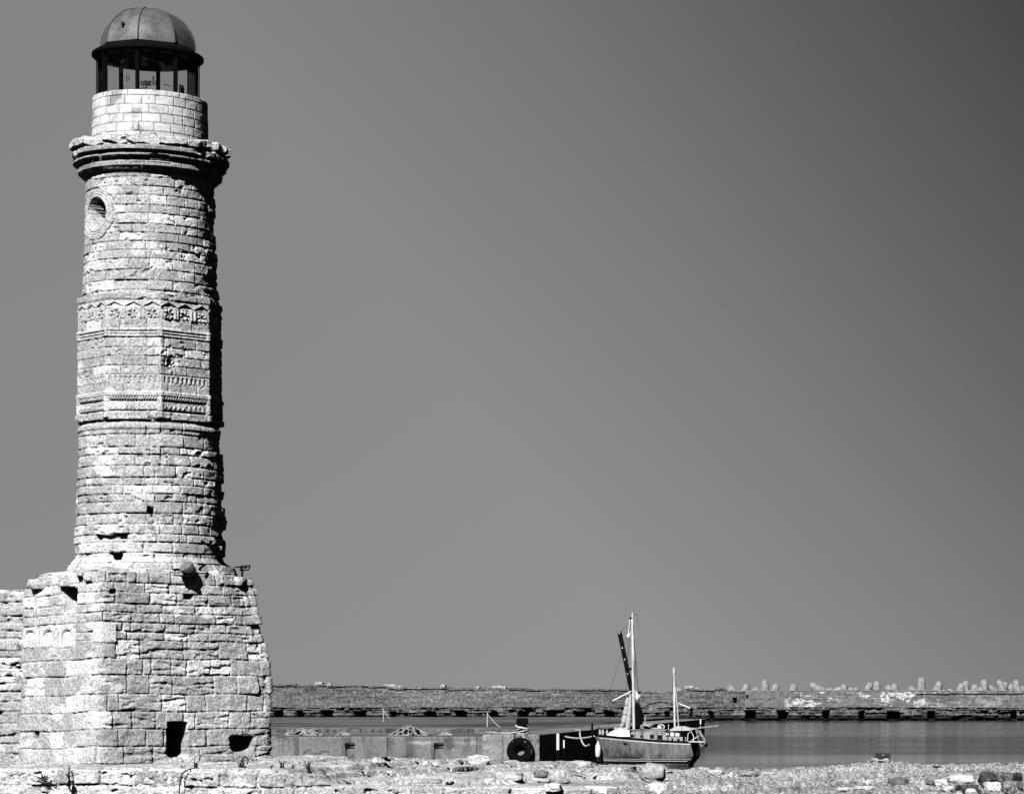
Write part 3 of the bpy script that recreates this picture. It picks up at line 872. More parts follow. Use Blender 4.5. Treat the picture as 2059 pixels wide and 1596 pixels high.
ow = grid_mesh('old_wall', np.concatenate([P, e1, e2]), M_STONE, None, np.concatenate([tn, tn[-1:], tn[-1:]]))
tag(ow, 'rough grey fragment of old harbour wall joining the side of the lighthouse base', 'wall')

# ================================================================== FAR BREAKWATER
DW, DLg = 540.0, 530.0
rng = random.Random(22)
def far_sheet(name, x0, x1, zlo, topf, yface, yback, courses, wmin, wmax, gr, off, rgh, tonef, mat, parent=None, extra=None, step=.16, vstep=.11):
    us = np.arange(x0, x1, step); zt = topf(us)
    nv = int((float(np.max(zt)) - zlo) / vstep) + 2
    T = np.linspace(0, 1, nv)[:, None]
    U = np.repeat(us[None], nv, 0); V = zlo + (zt[None] - zlo) * T
    du, dv, r1, r2, r3, rel = masonry(U, V, courses, wmin, wmax, rng, .08, 210, .3)
    n1 = fbm(U * 1.1, V * 1.6, 0, 4, 211)
    D = -gr * (1 - sstep(0, 1, np.minimum(du, dv) / .16)) + (r1 - .5) * off + (n1 - .5) * rgh
    tn = tonef(U, V, r1, r2, r3)
    if extra: D, tn = extra(U, V, D, tn, r1, r2, r3)
    P = np.stack([U, yface - D, V], -1)
    e1 = P[-1:].copy(); e1[..., 1] = yback; e2 = e1.copy(); e2[..., 2] = -1
    return grid_mesh(name, np.concatenate([P, e1, e2]), mat, parent, np.concatenate([tn, tn[-1:], tn[-1:]]))
fx = lambda px: xpix(px, DW)
fl = lambda px: xpix(px, DLg)
fz = lambda py: zpix(py, DW)
XSPLIT = fx(1497)
def top_left(us):
    z = np.interp(us, [fx(400), fx(560), fx(700), fx(800), fx(1000), fx(1250), fx(1272), fx(1300), fx(1368), fx(1372), fx(1455), fx(1460), fx(1500)],
                  [fz(y) for y in (1372, 1375, 1377, 1381, 1384, 1385, 1386, 1391, 1388, 1383, 1384, 1388, 1389)])
    return z + .5 * (fbm(us * .35, 0, 0, 3, 212) - .5) + .25 * (rnd(np.floor(us / 1.7).astype(np.int64), 213) - .5)
def tone_left(U, V, r1, r2, r3):
    t = .125 + (r3 - .5) * .07 + .11 * (fbm(U * .12, V * .5, 0, 4, 214) - .5)
    return np.clip(t, .05, .5)
def ex_left(U, V, D, tn, r1, r2, r3):
    # overhanging broken coping courses near the top
    zt = top_left(U)
    D = D + .22 * sstep(zt - .40, zt - .36, V) * (fbm(U * .25, 3, 0, 3, 215) > .46) - .12 * ((V < zt - .40) & (V > zt - .55))
    D = D + .08 * (np.abs(V - fz(1399)) < .10)
    pl = sstep(.46, .56, fbm(U * .06, V * .35, 0, 3, 216))
    D = D * (1 - .8 * pl * (V < zt - .8)); tn = tn + pl * .02
    # filled-in arch and a dark doorway
    ar = np.hypot((U - fx(1330)) / 2.2, V - fz(1426)); m = (ar < 1.5) & (V > fz(1426))
    D = np.where(m, -.10, D); D = np.where((np.abs(ar - 1.62) < .10) & (V > fz(1426)), .12, D)
    m = (np.abs(U - fx(1477)) < .45) & (V > fz(1413)) & (V < fz(1402))
    D = np.where(m, -1.6, D)
    return D, tn
BW = empty('breakwater', (fx(1000), DW, 0))
tag(BW, 'long old stone breakwater wall behind the quay and the moored boat', 'breakwater')
cbF = course_bounds(2.2, 9, .32, .55, rng)
far_sheet('stone_wall', fx(330), XSPLIT, 2.3, top_left, DW, DW + 5, cbF, .6, 1.7, .07, .08, .22, tone_left, M_FAR, BW, ex_left)
rub = MB()
random.seed(8)
for px, py, wd in ((784, 1374, 2.6), (800, 1375, 1.0), (640, 1375, 1.6), (660, 1374, .8), (890, 1381, .9), (960, 1381, .7), (998, 1381, 2.1), (1012, 1382, 1.0), (1385, 1381, 1.7), (1382, 1379, .9)):
    rough_block((wd, 1.4, .62), int(px), M_FAR, 'coping_stone', (fx(px), DW + 1.0, float(top_left(np.array([fx(px)]))[0]) + .16), random.uniform(-.2, .2), BW, .34, 0, 3)

CW = empty('concrete_seawall', (fx(1800), DW, 0))
tag(CW, 'weathered concrete seawall with flaking white patches below the concrete tetrapods', 'seawall')
def top_right(us): return np.interp(us, [XSPLIT, fx(1580), fx(1800), fx(2300)], [fz(1387), fz(1387), fz(1386), fz(1389)]) + 0 * us
def tone_right(U, V, r1, r2, r3):
    t = .135 + .03 * sstep(fx(1575), fx(1560), U) + .05 * (fbm(U * .2, V * .3, 0, 4, 220) - .5) + .05 * (fbm(U * 1.6, V * .12, 0, 3, 221) - .5)
    zone = sstep(fx(1572), fx(1590), U) * (1 - .75 * sstep(fx(1870), fx(1900), U)) * sstep(6.0, 5.2, V + 1.6 * (fbm(U * .09, 2, 0, 3, 222) - .5))
    fl1 = fbm(U * 2.6, V * 3.6, 0, 4, 223, .65); fl2 = fbm(U * .5, V * .9, 0, 3, 224)
    m = zone * sstep(.52, .60, .5 * fl1 + .5 * fl2)
    t = t + m * .44 + zone * .02
    t = np.where((r1 > .8) & (zone > .5), t * .75, t)
    return np.clip(t, .05, .75)
def ex_right(U, V, D, tn, r1, r2, r3):
    zone = sstep(fx(1572), fx(1600), U)
    D = D * (.12 + .6 * zone)
    D = D - .25 * ((np.abs(V - fz(1406)) < .08) & (U < fx(1545))) - .2 * ((np.abs(U - fx(1571)) < .10))
    dg = np.abs((V - fz(1424)) - (U - fx(1515)) * .5); D = D - .16 * (dg < .08) * (U > fx(1515)) * (U < fx(1560))
    D = np.where((np.abs(U - fx(1502)) < .28) & (V > fz(1405)) & (V < fz(1397)), -.8, D)
    D = D + .30 * (V > fz(1394) + .12 * (fbm(U * .4, 0, 0, 3, 226) - .5)) * (U > fx(1840))
    return D, tn
cbR = course_bounds(2.2, 7, .42, .62, rng)
far_sheet('wall_face', XSPLIT + .02, fx(2400), 2.3, top_right, DW + .15, DW + 4, cbR, .5, 1.2, .10, .12, .22, tone_right, M_FARCONC, CW, ex_right)

LG = empty('landing_ledge', (fl(1200), DLg, 0))
tag(LG, 'low stone landing ledge with dark square openings along the foot of the breakwater', 'landing stage')
holes = [(657, 22), (722, 26), (790, 14), (866, 24), (928, 24), (994, 16), (1052, 22), (1109, 20), (1166, 22), (1225, 22), (1340, 10), (1430, 9), (1508, 20), (1573, 20),
         (1660, 12), (1732, 11), (1796, 27), (1872, 15), (2037, 14), (2110, 20), (600, 16), (560, 20)]
def top_ledge(us): return 2.60 + .30 * (fbm(us * .5, 0, 0, 4, 230) - .5) + .10 * (rnd(np.floor(us / 2.3).astype(np.int64), 238) - .5) - .25 * sstep(fl(1840), fl(1900), us) * fbm(us * .9, 4, 0, 3, 231)
def tone_ledge(U, V, r1, r2, r3):
    t = .11 + (r3 - .5) * .08 + .08 * (fbm(U * .5, V * .9, 0, 4, 232) - .5)
    t = t * (1 - .85 * sstep(1.25, .6, V + .45 * (fbm(U * .5, 1, 0, 3, 233) - .5)))     # wet weed at the waterline
    return np.clip(t, .012, .5)
def ex_ledge(U, V, D, tn, r1, r2, r3):
    D = D * 1.2 + .12 * sstep(2.3, 2.36, V)
    left = sstep(fl(1260), fl(1180), U)
    D = D - left * .5 * (r2 > .72) * (V < 1.9)
    for px, wpx in holes:
        c, hw = fl(px), wpx / 2 * DLg / F
        m = (np.abs(U - c + .5 * (fbm(U * .4, V * 1.3, px * .1, 2, 236) - .5)) < hw * (.55 + .9 * fbm(U * .8, V * 1.5, px * .7, 3, 237))) & (V < 1.78 + .2 * (fbm(U * .7, 5, 0, 2, 234) - .5)) & (V > .25)
        D = np.where(m, -4.5, D)
    hl = (fbm(U * .35, V * 1.1, 0, 3, 235) > .57) & (V < 1.8) & (U > fl(1870))
    D = np.where(hl, D - .7, D)
    D = np.where(V < .30, D - .25, D)
    return D, tn
cbG = course_bounds(-.6, 3.2, .42, .75, rng)
far_sheet('ledge_face', fl(330), fl(2400), -.6, top_ledge, DLg, DLg + 13, cbG, .8, 2.2, .16, .45, .5, tone_ledge, M_FAR, LG, ex_ledge)

# rubble mound that carries the tetrapods behind the seawall
us = np.linspace(fx(1350), fx(2500), 200); ys = np.linspace(DW + 3.5, DW + 40, 40)
U, Yg = np.meshgrid(us, ys); Z = 4.6 - (Yg - DW - 3.5) * .13 + .8 * (fbm(U * .3, Yg * .3, 0, 3, 240) - .5)
tag(grid_mesh('rubble_mound', np.stack([U, Yg, Z], -1), M_FAR, None, np.full(U.shape, .2)), kind='structure')

# ================================================================== TETRAPODS
dirs = [Vector((0, 0, 1)), Vector((math.sqrt(8 / 9), 0, -1 / 3)), Vector((-math.sqrt(2 / 9), math.sqrt(2 / 3), -1 / 3)), Vector((-math.sqrt(2 / 9), -math.sqrt(2 / 3), -1 / 3))]
tm = MB()
for d in dirs:
    R = d.to_track_quat('Z', 'Y').to_matrix()
    tm.lathe((0, 0, 0), [(.84, 0.0), (.80, .5), (.70, 1.3), (.60, 2.1), (.55, 2.35), (.44, 2.52), (.24, 2.62), (0, 2.65)], 20, R)
tm.lathe((0, 0, 0), [(0, -.98), (.6, -.8), (.98, 0), (.6, .8), (0, .98)], 20)
tet0 = tm.build('tetrapod', M_TETRA, None, smooth=True)
T = [  # px, top y, lean, spin, label
    (1405, 1383, 60, 10, 'low pale concrete lump of a tetrapod just behind the mizzen mast'),
    (1432, 1384, 70, 80, 'small concrete tetrapod end barely showing over the breakwater past the mizzen'),
    (1467, 1377, 35, 190, 'slanting concrete tetrapod leg above the dark doorway of the breakwater'),
    (1502, 1374, 14, 30, 'blunt white tetrapod at the start of the concrete seawall'),
    (1518, 1380, 72, 0, 'tetrapod lying low with its leg pointing at the tall three-legged one'),
    (1538, 1366, 2, 95, 'bright tetrapod standing with one leg up and two spread on the seawall'),
    (1560, 1374, 8, 40, 'narrow upright tetrapod leg directly beside the bright spread one'),
    (1596, 1374, 5, 60, 'lone squat white tetrapod leg standing apart above the white flaking patch'),
    (1632, 1372, 48, 180, 'dark slanting tetrapod leg leaning into its neighbour'),
    (1646, 1379, 58, 20, 'pale broken tetrapod end under the slanting dark leg'),
    (1684, 1384, 70, 30, 'dark low tetrapod tip beside the thick rounded stub'),
    (1698, 1375, 8, 60, 'thick rounded tetrapod stub next to a smaller cone'),
    (1713, 1381, 22, 330, 'small conical tetrapod end beside the thick rounded stub'),
    (1750, 1371, 16, 10, 'tetrapod leg tilted towards the slim upright next to it'),
    (1763, 1369, 3, 50, 'slim upright tetrapod leg paired with a tilted one over the seawall'),
    (1784, 1377, 40, 200, 'shaded tetrapod leaning away behind the slim upright pair'),
    (1799, 1374, 3, 20, 'short round-headed pale tetrapod leg standing straight'),
    (1830, 1379, 45, 160, 'low slanting tetrapod end in the gap before the tallest leg'),
    (1853, 1361, 1, 70, 'tallest of the upright tetrapod legs along the seawall'),
    (1889, 1369, 12, 5, 'leaning tetrapod leg standing alone after the tallest one'),
    (1909, 1384, 72, 20, 'flat pale tetrapod scrap low on the seawall after the leaning leg'),
    (1933, 1373, 6, 90, 'grey tetrapod leg half hidden behind a stepped white one'),
    (1942, 1368, 4, 10, 'stepped white tetrapod leg with a bright foot'),
    (1960, 1375, 4, 70, 'plain short grey tetrapod leg between the stepped and the broad ones'),
    (1970, 1380, 30, 120, 'small shaded tetrapod end touching the broad upright leg'),
    (1979, 1366, 2, 40, 'broad upright tetrapod leg in the crowded group'),
    (1991, 1378, 60, 0, 'bright tetrapod end lying low against the broad upright leg'),
    (2009, 1366, 14, 185, 'grey tetrapod leg leaning over the curved thick one'),
    (2021, 1370, 12, 350, 'curved thick tetrapod leg with a pale foot'),
    (2034, 1374, 3, 30, 'straight narrow grey tetrapod leg beside the curved thick one'),
    (2042, 1366, 8, 190, 'tall tetrapod leg above the heap at the end of the row'),
    (2053, 1379, 62, 10, 'heap of pale tetrapod ends lying low at the end of the row'),
]
for i, (px, py, lean, spin, lab) in enumerate(T):
    o = tet0 if i == 0 else tet0.copy()
    if i: COL.objects.link(o)
    lean = lean * 1.5 if 4 < lean < 30 else lean
    Dp = DW + 6.0 + (i % 3) * 2.2
    R = Matrix.Rotation(math.radians(lean if 90 < spin < 270 else lean) * (-1 if 90 < spin < 270 else 1), 3, 'Y') @ Matrix.Rotation(math.radians(spin * 2.3 + 17 * i), 3, 'Z')
    o.rotation_euler = R.to_euler()
    tip = R @ Vector((0, 0, 2.4))
    ztop = zpix(py, Dp); s = (1.02 + .25 * rnd(i, 5).item())
    o.scale = (s, s, s)
    topz = max((R @ d * 2.6).z for d in dirs)
    lead = max((R @ d * 2.3 for d in dirs), key=lambda q: q.z)
    o.location = (xpix(px, Dp) - lead.x * s, Dp, ztop - (topz + .25 * math.sin(math.radians(lean))) * s)
    tag(o, lab, 'tetrapod', 'concrete tetrapods piled behind the seawall')

# ================================================================== QUAY
QY = 150.0
qx = lambda px, d=QY: xpix(px, d)
QK = empty('quay', (qx(1000), QY, 0))
tag(QK, 'broad grey concrete quay with a dark shaded end where the boat is moored', 'quay')
def slab_sheet(name, x0, x1, ztop, y0, y1, seed, tone, endface=None, stepx=.05, parent=QK):
    """front face, deck and end faces of a concrete slab as one sheet each (front + deck)"""
    us = np.arange(x0, x1, stepx); us[-1] = x1
    zs = np.linspace(-.8, ztop - .02, 46)
    U, V = np.meshgrid(us, zs)
    j = np.abs(np.mod(U / 2.45 + seed * .37, 1) - .5) * 2.45
    D = -.03 * (j > 1.21) + .035 * (fbm(U * 2, V * 2, 0, 4, seed) - .5) - .06 * sstep(.6, .7, fbm(U * 1.2, V * 1.6, 0, 4, seed + 1)) - .02 * sstep(ztop - .1, ztop, V)
    tn = tone + .12 * (fbm(U * .5, V * .4, 0, 4, seed + 2) - .5) - .06 * sstep(.55, .68, fbm(U * 2.4, V * .35, 0, 4, seed + 3)) + .30 * sstep(.62, .72, fbm(U * .22, V * .6, 0, 3, seed + 4)) * (V < ztop - .25)
    tn = np.where(j > 1.205, tn * .35, tn)
    st_ = sstep(.60, .66, fbm(U * 3.2, 3.0, 0, 3, seed + 8)) * sstep(ztop - 1.3, ztop - .2, V + .8 * (fbm(U * 2, 7.0, 0, 2, seed + 9) - .5)) * (V < ztop - .02)
    tn = tn * (1 - .45 * st_)
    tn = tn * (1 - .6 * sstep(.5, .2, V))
    yd = np.concatenate([[y0 + .03], np.linspace(y0 + .4, y0 + 12, 24), np.linspace(y0 + 14, y1, 40)])
    U2, Y2 = np.meshgrid(us, yd)
    Z2 = ztop + .03 * (fbm(U2 * .3, Y2 * .15, 0, 3, seed + 5) - .5)
    t2 = tone * .85 + .10 * (fbm(U2 * .12, Y2 * .5, 0, 4, seed + 6) - .5) - .07 * sstep(.55, .66, fbm(U2 * .1, Y2 * .12, 0, 4, seed + 7))
    P = np.concatenate([np.stack([U, y0 - D, V], -1), np.stack([U2, Y2, Z2], -1)])
    tnn = np.concatenate([tn, t2])
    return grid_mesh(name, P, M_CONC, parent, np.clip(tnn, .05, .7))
ZL, ZD, ZR = 1.69, 2.0, 1.80
XM, XE = qx(971), qx(1085)
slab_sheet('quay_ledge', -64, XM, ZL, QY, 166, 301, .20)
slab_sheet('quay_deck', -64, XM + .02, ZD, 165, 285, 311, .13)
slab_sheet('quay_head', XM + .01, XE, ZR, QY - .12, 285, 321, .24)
# end faces
def end_face(name, x0, y0, x1, y1, ztop, seed, tone):
    t = np.linspace(0, 1, 220); zs = np.linspace(-.8, ztop - .02, 60)
    Tt, V = np.meshgrid(t, zs)
    Yq = y0 + (y1 - y0) * Tt; Xq = x0 + (x1 - x0) * Tt
    D = .06 * (fbm(Yq * .6, V * 2, 0, 4, seed) - .5) + .05 * sstep(ztop - .35, ztop - .3, V) * (fbm(Yq * .8, 1, 0, 3, seed + 1) > .45)
    tn = tone + .06 * (fbm(Yq * .3, V, 0, 4, seed + 2) - .5) + 0 * V
    return grid_mesh(name, np.stack([Xq + D, Yq, V], -1), M_CONC, QK, tn, flip=True)
end_face('end_wall', XE, QY - .12, XE - .35, 285, ZR, 331, .62)
end_face('ledge_step', XM - .02, QY + .0, XM - .02, 166, ZL, 341, .2)
# white pipe and strip of the dark end face, stood out into the sun
def ef(px, py, d, out=.12): return Vector((XE - .35 * (d - QY) / 135 + out, d, zpix(py, d)))
def yef(px):   # depth where the end face is seen in column px
    # x = XE - .35*(d-150)/135 ; x = (px-PX)/F*d
    a = (px - PX) / F; return (XE + .35 * 150 / 135) / (a + .35 / 135)
for px, rad, yt, ym, out, lab in ((1122, .085, 1474, 1507, .75, 'stout white pipe of the dark quay end stood out in the sun on an added foot'), (1134, .045, 1487, 1503, .85, 'thin short white drain strip on an added foot next to the stout pipe')):
    d = (XE + out) * F / (px - PX)
    r = empty('stood_off_pipe', (XE + out, d, 0)); tag(r, lab, 'pipe', 'white pipes stood out off the quay end')
    MB().tube([(0, 0, -1.5), (0, 0, zpix(ym, d))], rad * .98, 10).build('added_foot', M_BLACKIRON, r)  # dark foot added to carry the white length out in the sunlight
    MB().tube([(0, 0, zpix(ym, d)), (0, 0, zpix(yt, d))], rad, 10).build('white_pipe', M_WHITE, r)
# iron mooring rings let into the ledge face
for px in (697, 875):
    b = MB(); c = Vector((qx(px), QY - .12, zpix(1497, QY)))
    b.box(c + Vector((.20, 0, .10)), (.50, .06, .05)); b.box(c + Vector((.20, 0, -.06)), (.42, .05, .035)); b.box(c + Vector((-.03, 0, .0)), (.07, .07, .24)); b.box(c + Vector((.1, 0, .02)), (.12, .05, .10)); b.tube([c + Vector((-.03, -.02, .0)), c + Vector((-.05, -.03, -.4)), c + Vector((-.08, .0, -.8))], .022, 6)
    o = b.build('mooring_bracket', M_BLACKIRON, None)
    tag(o, ('dark iron bracket on the quay face below the net heap nearest the lighthouse' if px < 750 else 'dark iron bracket on the quay face below the net heap halfway along'), 'mooring bracket', 'iron brackets on the quay face')

# thin white posts with slack lines, standing on the deck
for i, (px, yb, yt, d, lab) in enumerate(((771, 1450, 1424, 222, 'thin white post with a slack line behind the middle heap of net'), (980, 1466, 1431, 172, 'thin white post with a long slack line beside the iron bollard'))):
    P0 = at(px, yb, d); P0.z = ZD if px < 971 else ZR
    r = empty('rail_post', P0); h = zpix(yt, d) - P0.z
    tag(r, lab, 'post', 'white posts on the quay')
    b = MB(); b.tube([(0, 0, 0), (0, 0, h)], .04, 8); b.box((0, 0, .02), (.14, .14, .04)); b.build('post', M_CANVAS, r)
    b = MB(); e = Vector((18 * d / F * (1 if i == 0 else 2.1), -1.0, h * (.2 if i == 0 else 0) + .05)); b.tube(sag((0, 0, h * .92), e, .12), .018, 6); b.build('line', M_ROPE, r)

# bollard with turns of rope
P0 = at(1050, 1472, 153); P0.z = ZR + .012
r = empty('bollard', P0); tag(r, 'black iron mooring bollard wrapped with pale rope at the quay corner', 'bollard')
b = MB(); b.lathe((0, 0, 0), [(.34, 0), (.34, .05), (.26, .09), (.25, .45), (.27, .52)], 24); b.build('shaft', M_BLACKIRON, r, smooth=True)
b = MB(); b.box((0, 0, .66), (.62, .5, .26)); b.box((0, 0, .83), (.56, .46, .09)); b.build('head', M_BLACKIRON, r, bevel=.05)
b = MB()
for k in range(5):
    z = .08 + k * .07; rr = .34 + .03 * math.sin(k * 2.1)
    pts = [(rr * math.cos(t), rr * math.sin(t), z + .09 * math.sin(t + k * 1.3)) for t in np.linspace(0, 2 * PI, 25)]
    b.tube(pts, .04, 6)
b.tube([(-.3, -.3, .1), (-.6, -.35, .03), (-1.1, -.2, .03), (-1.4, .1, .03)], .04, 6)
o = b.build('mooring_rope', M_ROPE, None); o.location = P0
tag(o, 'turns of pale mooring rope wound round the black bollard', 'rope')

# big tyre hung as a fender
c = at(1046, 1509, QY - .12 - .21)
r = empty('tyre_fender', c); tag(r, 'huge black tyre hung as a fender against the quay front', 'tyre')
b = MB(); prof = [(.24, -.07), (.30, -.15), (.55, -.20), (.68, -.16), (.73, -.07), (.73, .07), (.68, .16), (.55, .20), (.30, .15), (.24, .07), (.24, -.07)]
n = 48; vs = []; fs = []
for k in range(n):
    t = 2 * PI * k / n
    for q, (rad, w_) in enumerate(prof[:-1]):
        bump = 1 + (.012 if (k % 2 and rad > .66) else 0)
        vs.append((rad * bump * math.cos(t) + (.10 * math.sin(t) * 0), w_, rad * bump * math.sin(t)))
m = len(prof) - 1
for k in range(n):
    for q in range(m):
        fs.append((k * m + q, k * m + (q + 1) % m, ((k + 1) % n) * m + (q + 1) % m, ((k + 1) % n) * m + q))
b.add(vs, fs); b.build('tyre', M_RUBBER, r, smooth=True)
for k, (dx0, dx1, zt) in enumerate(((-.34, -.38, .3), (.12, .30, .3), (.24, .48, .0), (.34, .66, -.35))):
    b = MB(); zq = ZR - c.z + .05
    b.tube([(dx0, .45, zq), (dx0, .10, zq - .02), (dx1 * .9, -.05, zq - .5), (dx1, -.22, zt + .2)], .03, 6); b.build('hanging_rope', M_DARKROPE if k != 1 else M_ROPE, r)

# heaps of net and rope
def net_heap(px, py, d, wd, h, zb, lab, seed):
    random.seed(seed)
    c = Vector((xpix(px, d), d, zb))
    r = empty('net_heap', c); tag(r, lab, 'net', 'heaps of net and rope on the quay')
    nt_ = 40; M = 26
    xs = np.linspace(-1, 1, nt_); ys = np.linspace(-1, 1, M)
    X, Y = np.meshgrid(xs, ys)
    rad = np.hypot(X, Y); H = np.clip(1 - rad, 0, None) ** .7 * h * (.15 + 1.3 * fbm(X * 2.6 + seed, Y * 2.6, 0, 4, seed)) + .0
    grid_mesh('net', np.stack([X * wd / 2, Y * wd * .35, H + .012], -1), M_DARKCANVAS, r, world=False)
    b = MB()
    for k in range(48):
        a = random.uniform(0, 2 * PI); pts = []
        x, y = random.uniform(-.6, .6), random.uniform(-.6, .6)
        for s in range(9):
            a += random.uniform(-.8, .8); x += .16 * math.cos(a); y += .16 * math.sin(a)
            x = max(-1, min(1, x)); y = max(-1, min(1, y))
            rr = math.hypot(x, y); z = max(0, 1 - rr) ** .7 * h * (.15 + 1.3 * fbm(x * 2.6 + seed, y * 2.6, 0, 4, seed).item()) + .035
            pts.append((x * wd / 2, y * wd * .35, z))
        b.tube(pts, random.uniform(.018, .034), 5)
    b.build('rope_coils', M_NET, r, smooth=True)
net_heap(612, 1478, 153, 2.2, .62, ZL, 'heap of faded net and rope on the quay ledge closest to the lighthouse', 41)
net_heap(822, 1480, 153, 2.2, .66, ZL, 'heap of faded net and rope near the middle of the quay ledge', 42)
net_heap(690, 1480, 153, .8, .22, ZL, 'small flat coil of old rope on the ledge between the two big net heaps', 43)
net_heap(896, 1481, 153, .8, .22, ZL, 'small flat coil of old rope on the ledge between net heap and tyre', 44)
net_heap(985, 1470, 153, 1.1, .10, ZR, 'flat dark scraps of rope at the foot of the white post', 45)

# ================================================================== SAILING BOAT
BD = 156.0
YAW = math.radians(-17)
S = BD / F                          # metres per photo pixel
# bow top at px 1196, stern corner of the near side at px 1399
LB = 203 * S / math.cos(YAW) 
BEAM = 1.95
def u2x(px): return (px - 1196) * S / math.cos(YAW)     # length coordinate of a photo column on the near side
def zz(py): return zpix(py, BD)
bow = at(1196, 1477, BD)
# local frame: +x towards the stern, +y away from the viewer; origin on the centre line at the bow, on the water
BT = empty('sailing_boat', (bow.x, bow.y, 0), YAW)
tag(BT, 'grey hulled two masted sailing boat moored bow first at the quay', 'sailing boat')
ns, nw = 60, 22
xs = np.linspace(0, 1, ns)
zsheer = np.interp(xs * LB, [0, u2x(1230), u2x(1275), u2x(1340), LB], [zz(1477.5), zz(1479.5), zz(1483), zz(1488), zz(1490.5)])
def halfbeam(t, lvl):
    """half width at length fraction t and level lvl (0 keel .. 1 sheer)"""
    full = np.clip(1 - (1 - np.clip(t / .52, 0, 1)) ** 2.0, 0, 1) * (1 - .30 * np.clip((t - .55) / .45, 0, 1) ** 1.8)
    sec = np.clip(lvl, 0, 1) ** .42
    fine = .72 + .28 * np.clip(t / .4, 0, 1)
    return BEAM / 2 * full * sec * (1 - (1 - fine) * (1 - lvl))
KEEL = -.55
def hull_pt(t, lvl, side):
    z = KEEL + (np.interp(t, xs, zsheer) - KEEL) * lvl
    # raked stem and counter stern
    x0 = np.interp(lvl, [0, .28, 1], [1.05, .62, 0.0]); x1 = LB + np.interp(lvl, [0, .25, .6, 1], [-.85, -.25, .22, .06])
    x = x0 + (x1 - x0) * t
    return (x, side * halfbeam(t, lvl), z)
V = []; 
lv = np.linspace(0, 1, nw)
for side in (-1, 1):
    order = lv if side == -1 else lv[::-1]
    V.append([[hull_pt(t, l, side) for t in xs] for l in (lv[::-1] if side == -1 else lv)])
rows = V[0] + V[1][1:]
hull = grid_mesh('hull', np.array(rows), M_HULL, BT, world=False)
# transom
b = MB(); tr = [Vector(hull_pt(1, l, -1)) for l in lv] + [Vector(hull_pt(1, l, 1)) for l in lv[::-1]]
cen_ = sum(tr, Vector()) / len(tr)
b.add([cen_] + tr, [(0, i + 1, (i + 1) % len(tr) + 1) for i in range(len(tr))]); b.build('transom', M_BLACKIRON, BT)  # transom set in black for the shade on the unlit stern
# boot top (black bottom), white stripes
def strake(name, l0, l1, mat, out=.012, t0=.0, t1=1.0, both=True):
    b = MB()
    for side in (-1, 1):
        n = 50; vs = []
        for i in range(n + 1):
            t = t0 + (t1 - t0) * i / n
            for l in (l0(t), (l0(t) + l1(t)) / 2, l1(t)):
                x, y, z = hull_pt(t, l, side); vs.append((x, y + side * out, z))
        fs = []
        for i in range(n):
            for k in (0, 1): fs.append((i * 3 + k, i * 3 + k + 1, i * 3 + k + 4, i * 3 + k + 3))
        b.add(vs, fs)
    return b.build(name, mat, BT, smooth=True)
def lz(z): return lambda t: (z - KEEL) / (np.interp(t, xs, zsheer) - KEEL)
strake('boot_top', lambda t: 0.0, lz(.30), M_PAINT, .008)
strake('white_stripe', lz(.335), lz(.365), M_CANVAS, .014, .0, .995)
strake('white_stripe', lz(.235), lz(.265), M_ALU, .014, .0, .97)
strake('rubbing_strake', lambda t: .985, lambda t: 1.03, M_BLACKIRON, .035)
strake('pale_strake', lambda t: .925, lambda t: .955, M_ALU, .012, .05, 1)
# deck
vs = []; fs = []
for i, t in enumerate(xs):
    a, c = hull_pt(t, .99, -1), hull_pt(t, .99, 1)
    vs += [a, ((a[0] + c[0]) / 2, 0, a[2] + .04), c]
for i in range(ns - 1):
    for k in (0, 1): fs.append((i * 3 + k, i * 3 + k + 1, i * 3 + k + 4, i * 3 + k + 3))
MB().add(vs, fs).build('deck', M_CANVAS, BT, smooth=True)
# scratches / rope lines running aslant on the topsides
for px0, py0, px1, py1 in ((1226, 1481, 1209, 1494), (1244, 1487, 1214, 1505), (1256, 1487, 1236, 1503), (1292, 1491, 1283, 1501)):
    b = MB(); pts = []
    for q in np.linspace(0, 1, 8):
        px, py = px0 + (px1 - px0) * q, py0 + (py1 - py0) * q
        xx = u2x(px); z = zz(py)
        t = min(max(xx / LB, .02), .98)
        for _ in range(8):
            l = (z - KEEL) / (np.interp(t, xs, zsheer) - KEEL); p = hull_pt(t, l, -1); t = min(max(t + (xx + math.tan(YAW) * p[1] * -1 * 0 - p[0]) / LB, .01), .99)
        pts.append((p[0], p[1] - .012, p[2]))
    b.tube(pts, .010, 4); b.build('hull_scratch', M_WHITE, BT)
# painted name strokes
def on_hull(px, py, out=.016):
    xx = u2x(px); z = zz(py); t = min(max(xx / LB, .02), .98)
    for _ in range(10):
        l = (z - KEEL) / (np.interp(t, xs, zsheer) - KEEL); p = hull_pt(t, l, -1); t = min(max(t + (xx - p[0]) / LB, .01), .99)
    return (p[0], p[1] - out, p[2])
b = MB()
for st in (((1266.5, 1494.6), (1268, 1491.3), (1270, 1491.3), (1268.6, 1495.6)), ((1271.4, 1491.5), (1270, 1495.4), (1272.3, 1495.4), (1273.6, 1491.5)), ((1272.3, 1495.4), (1275.2, 1495.2), (1276.8, 1491.3))):
    b.tube([on_hull(*p) for p in st], .022, 5)
b.build('painted_name', M_PAINT, BT)

M_CABIN = grey_mat('dull_cabin_paint', .30, .6, .4, 4)
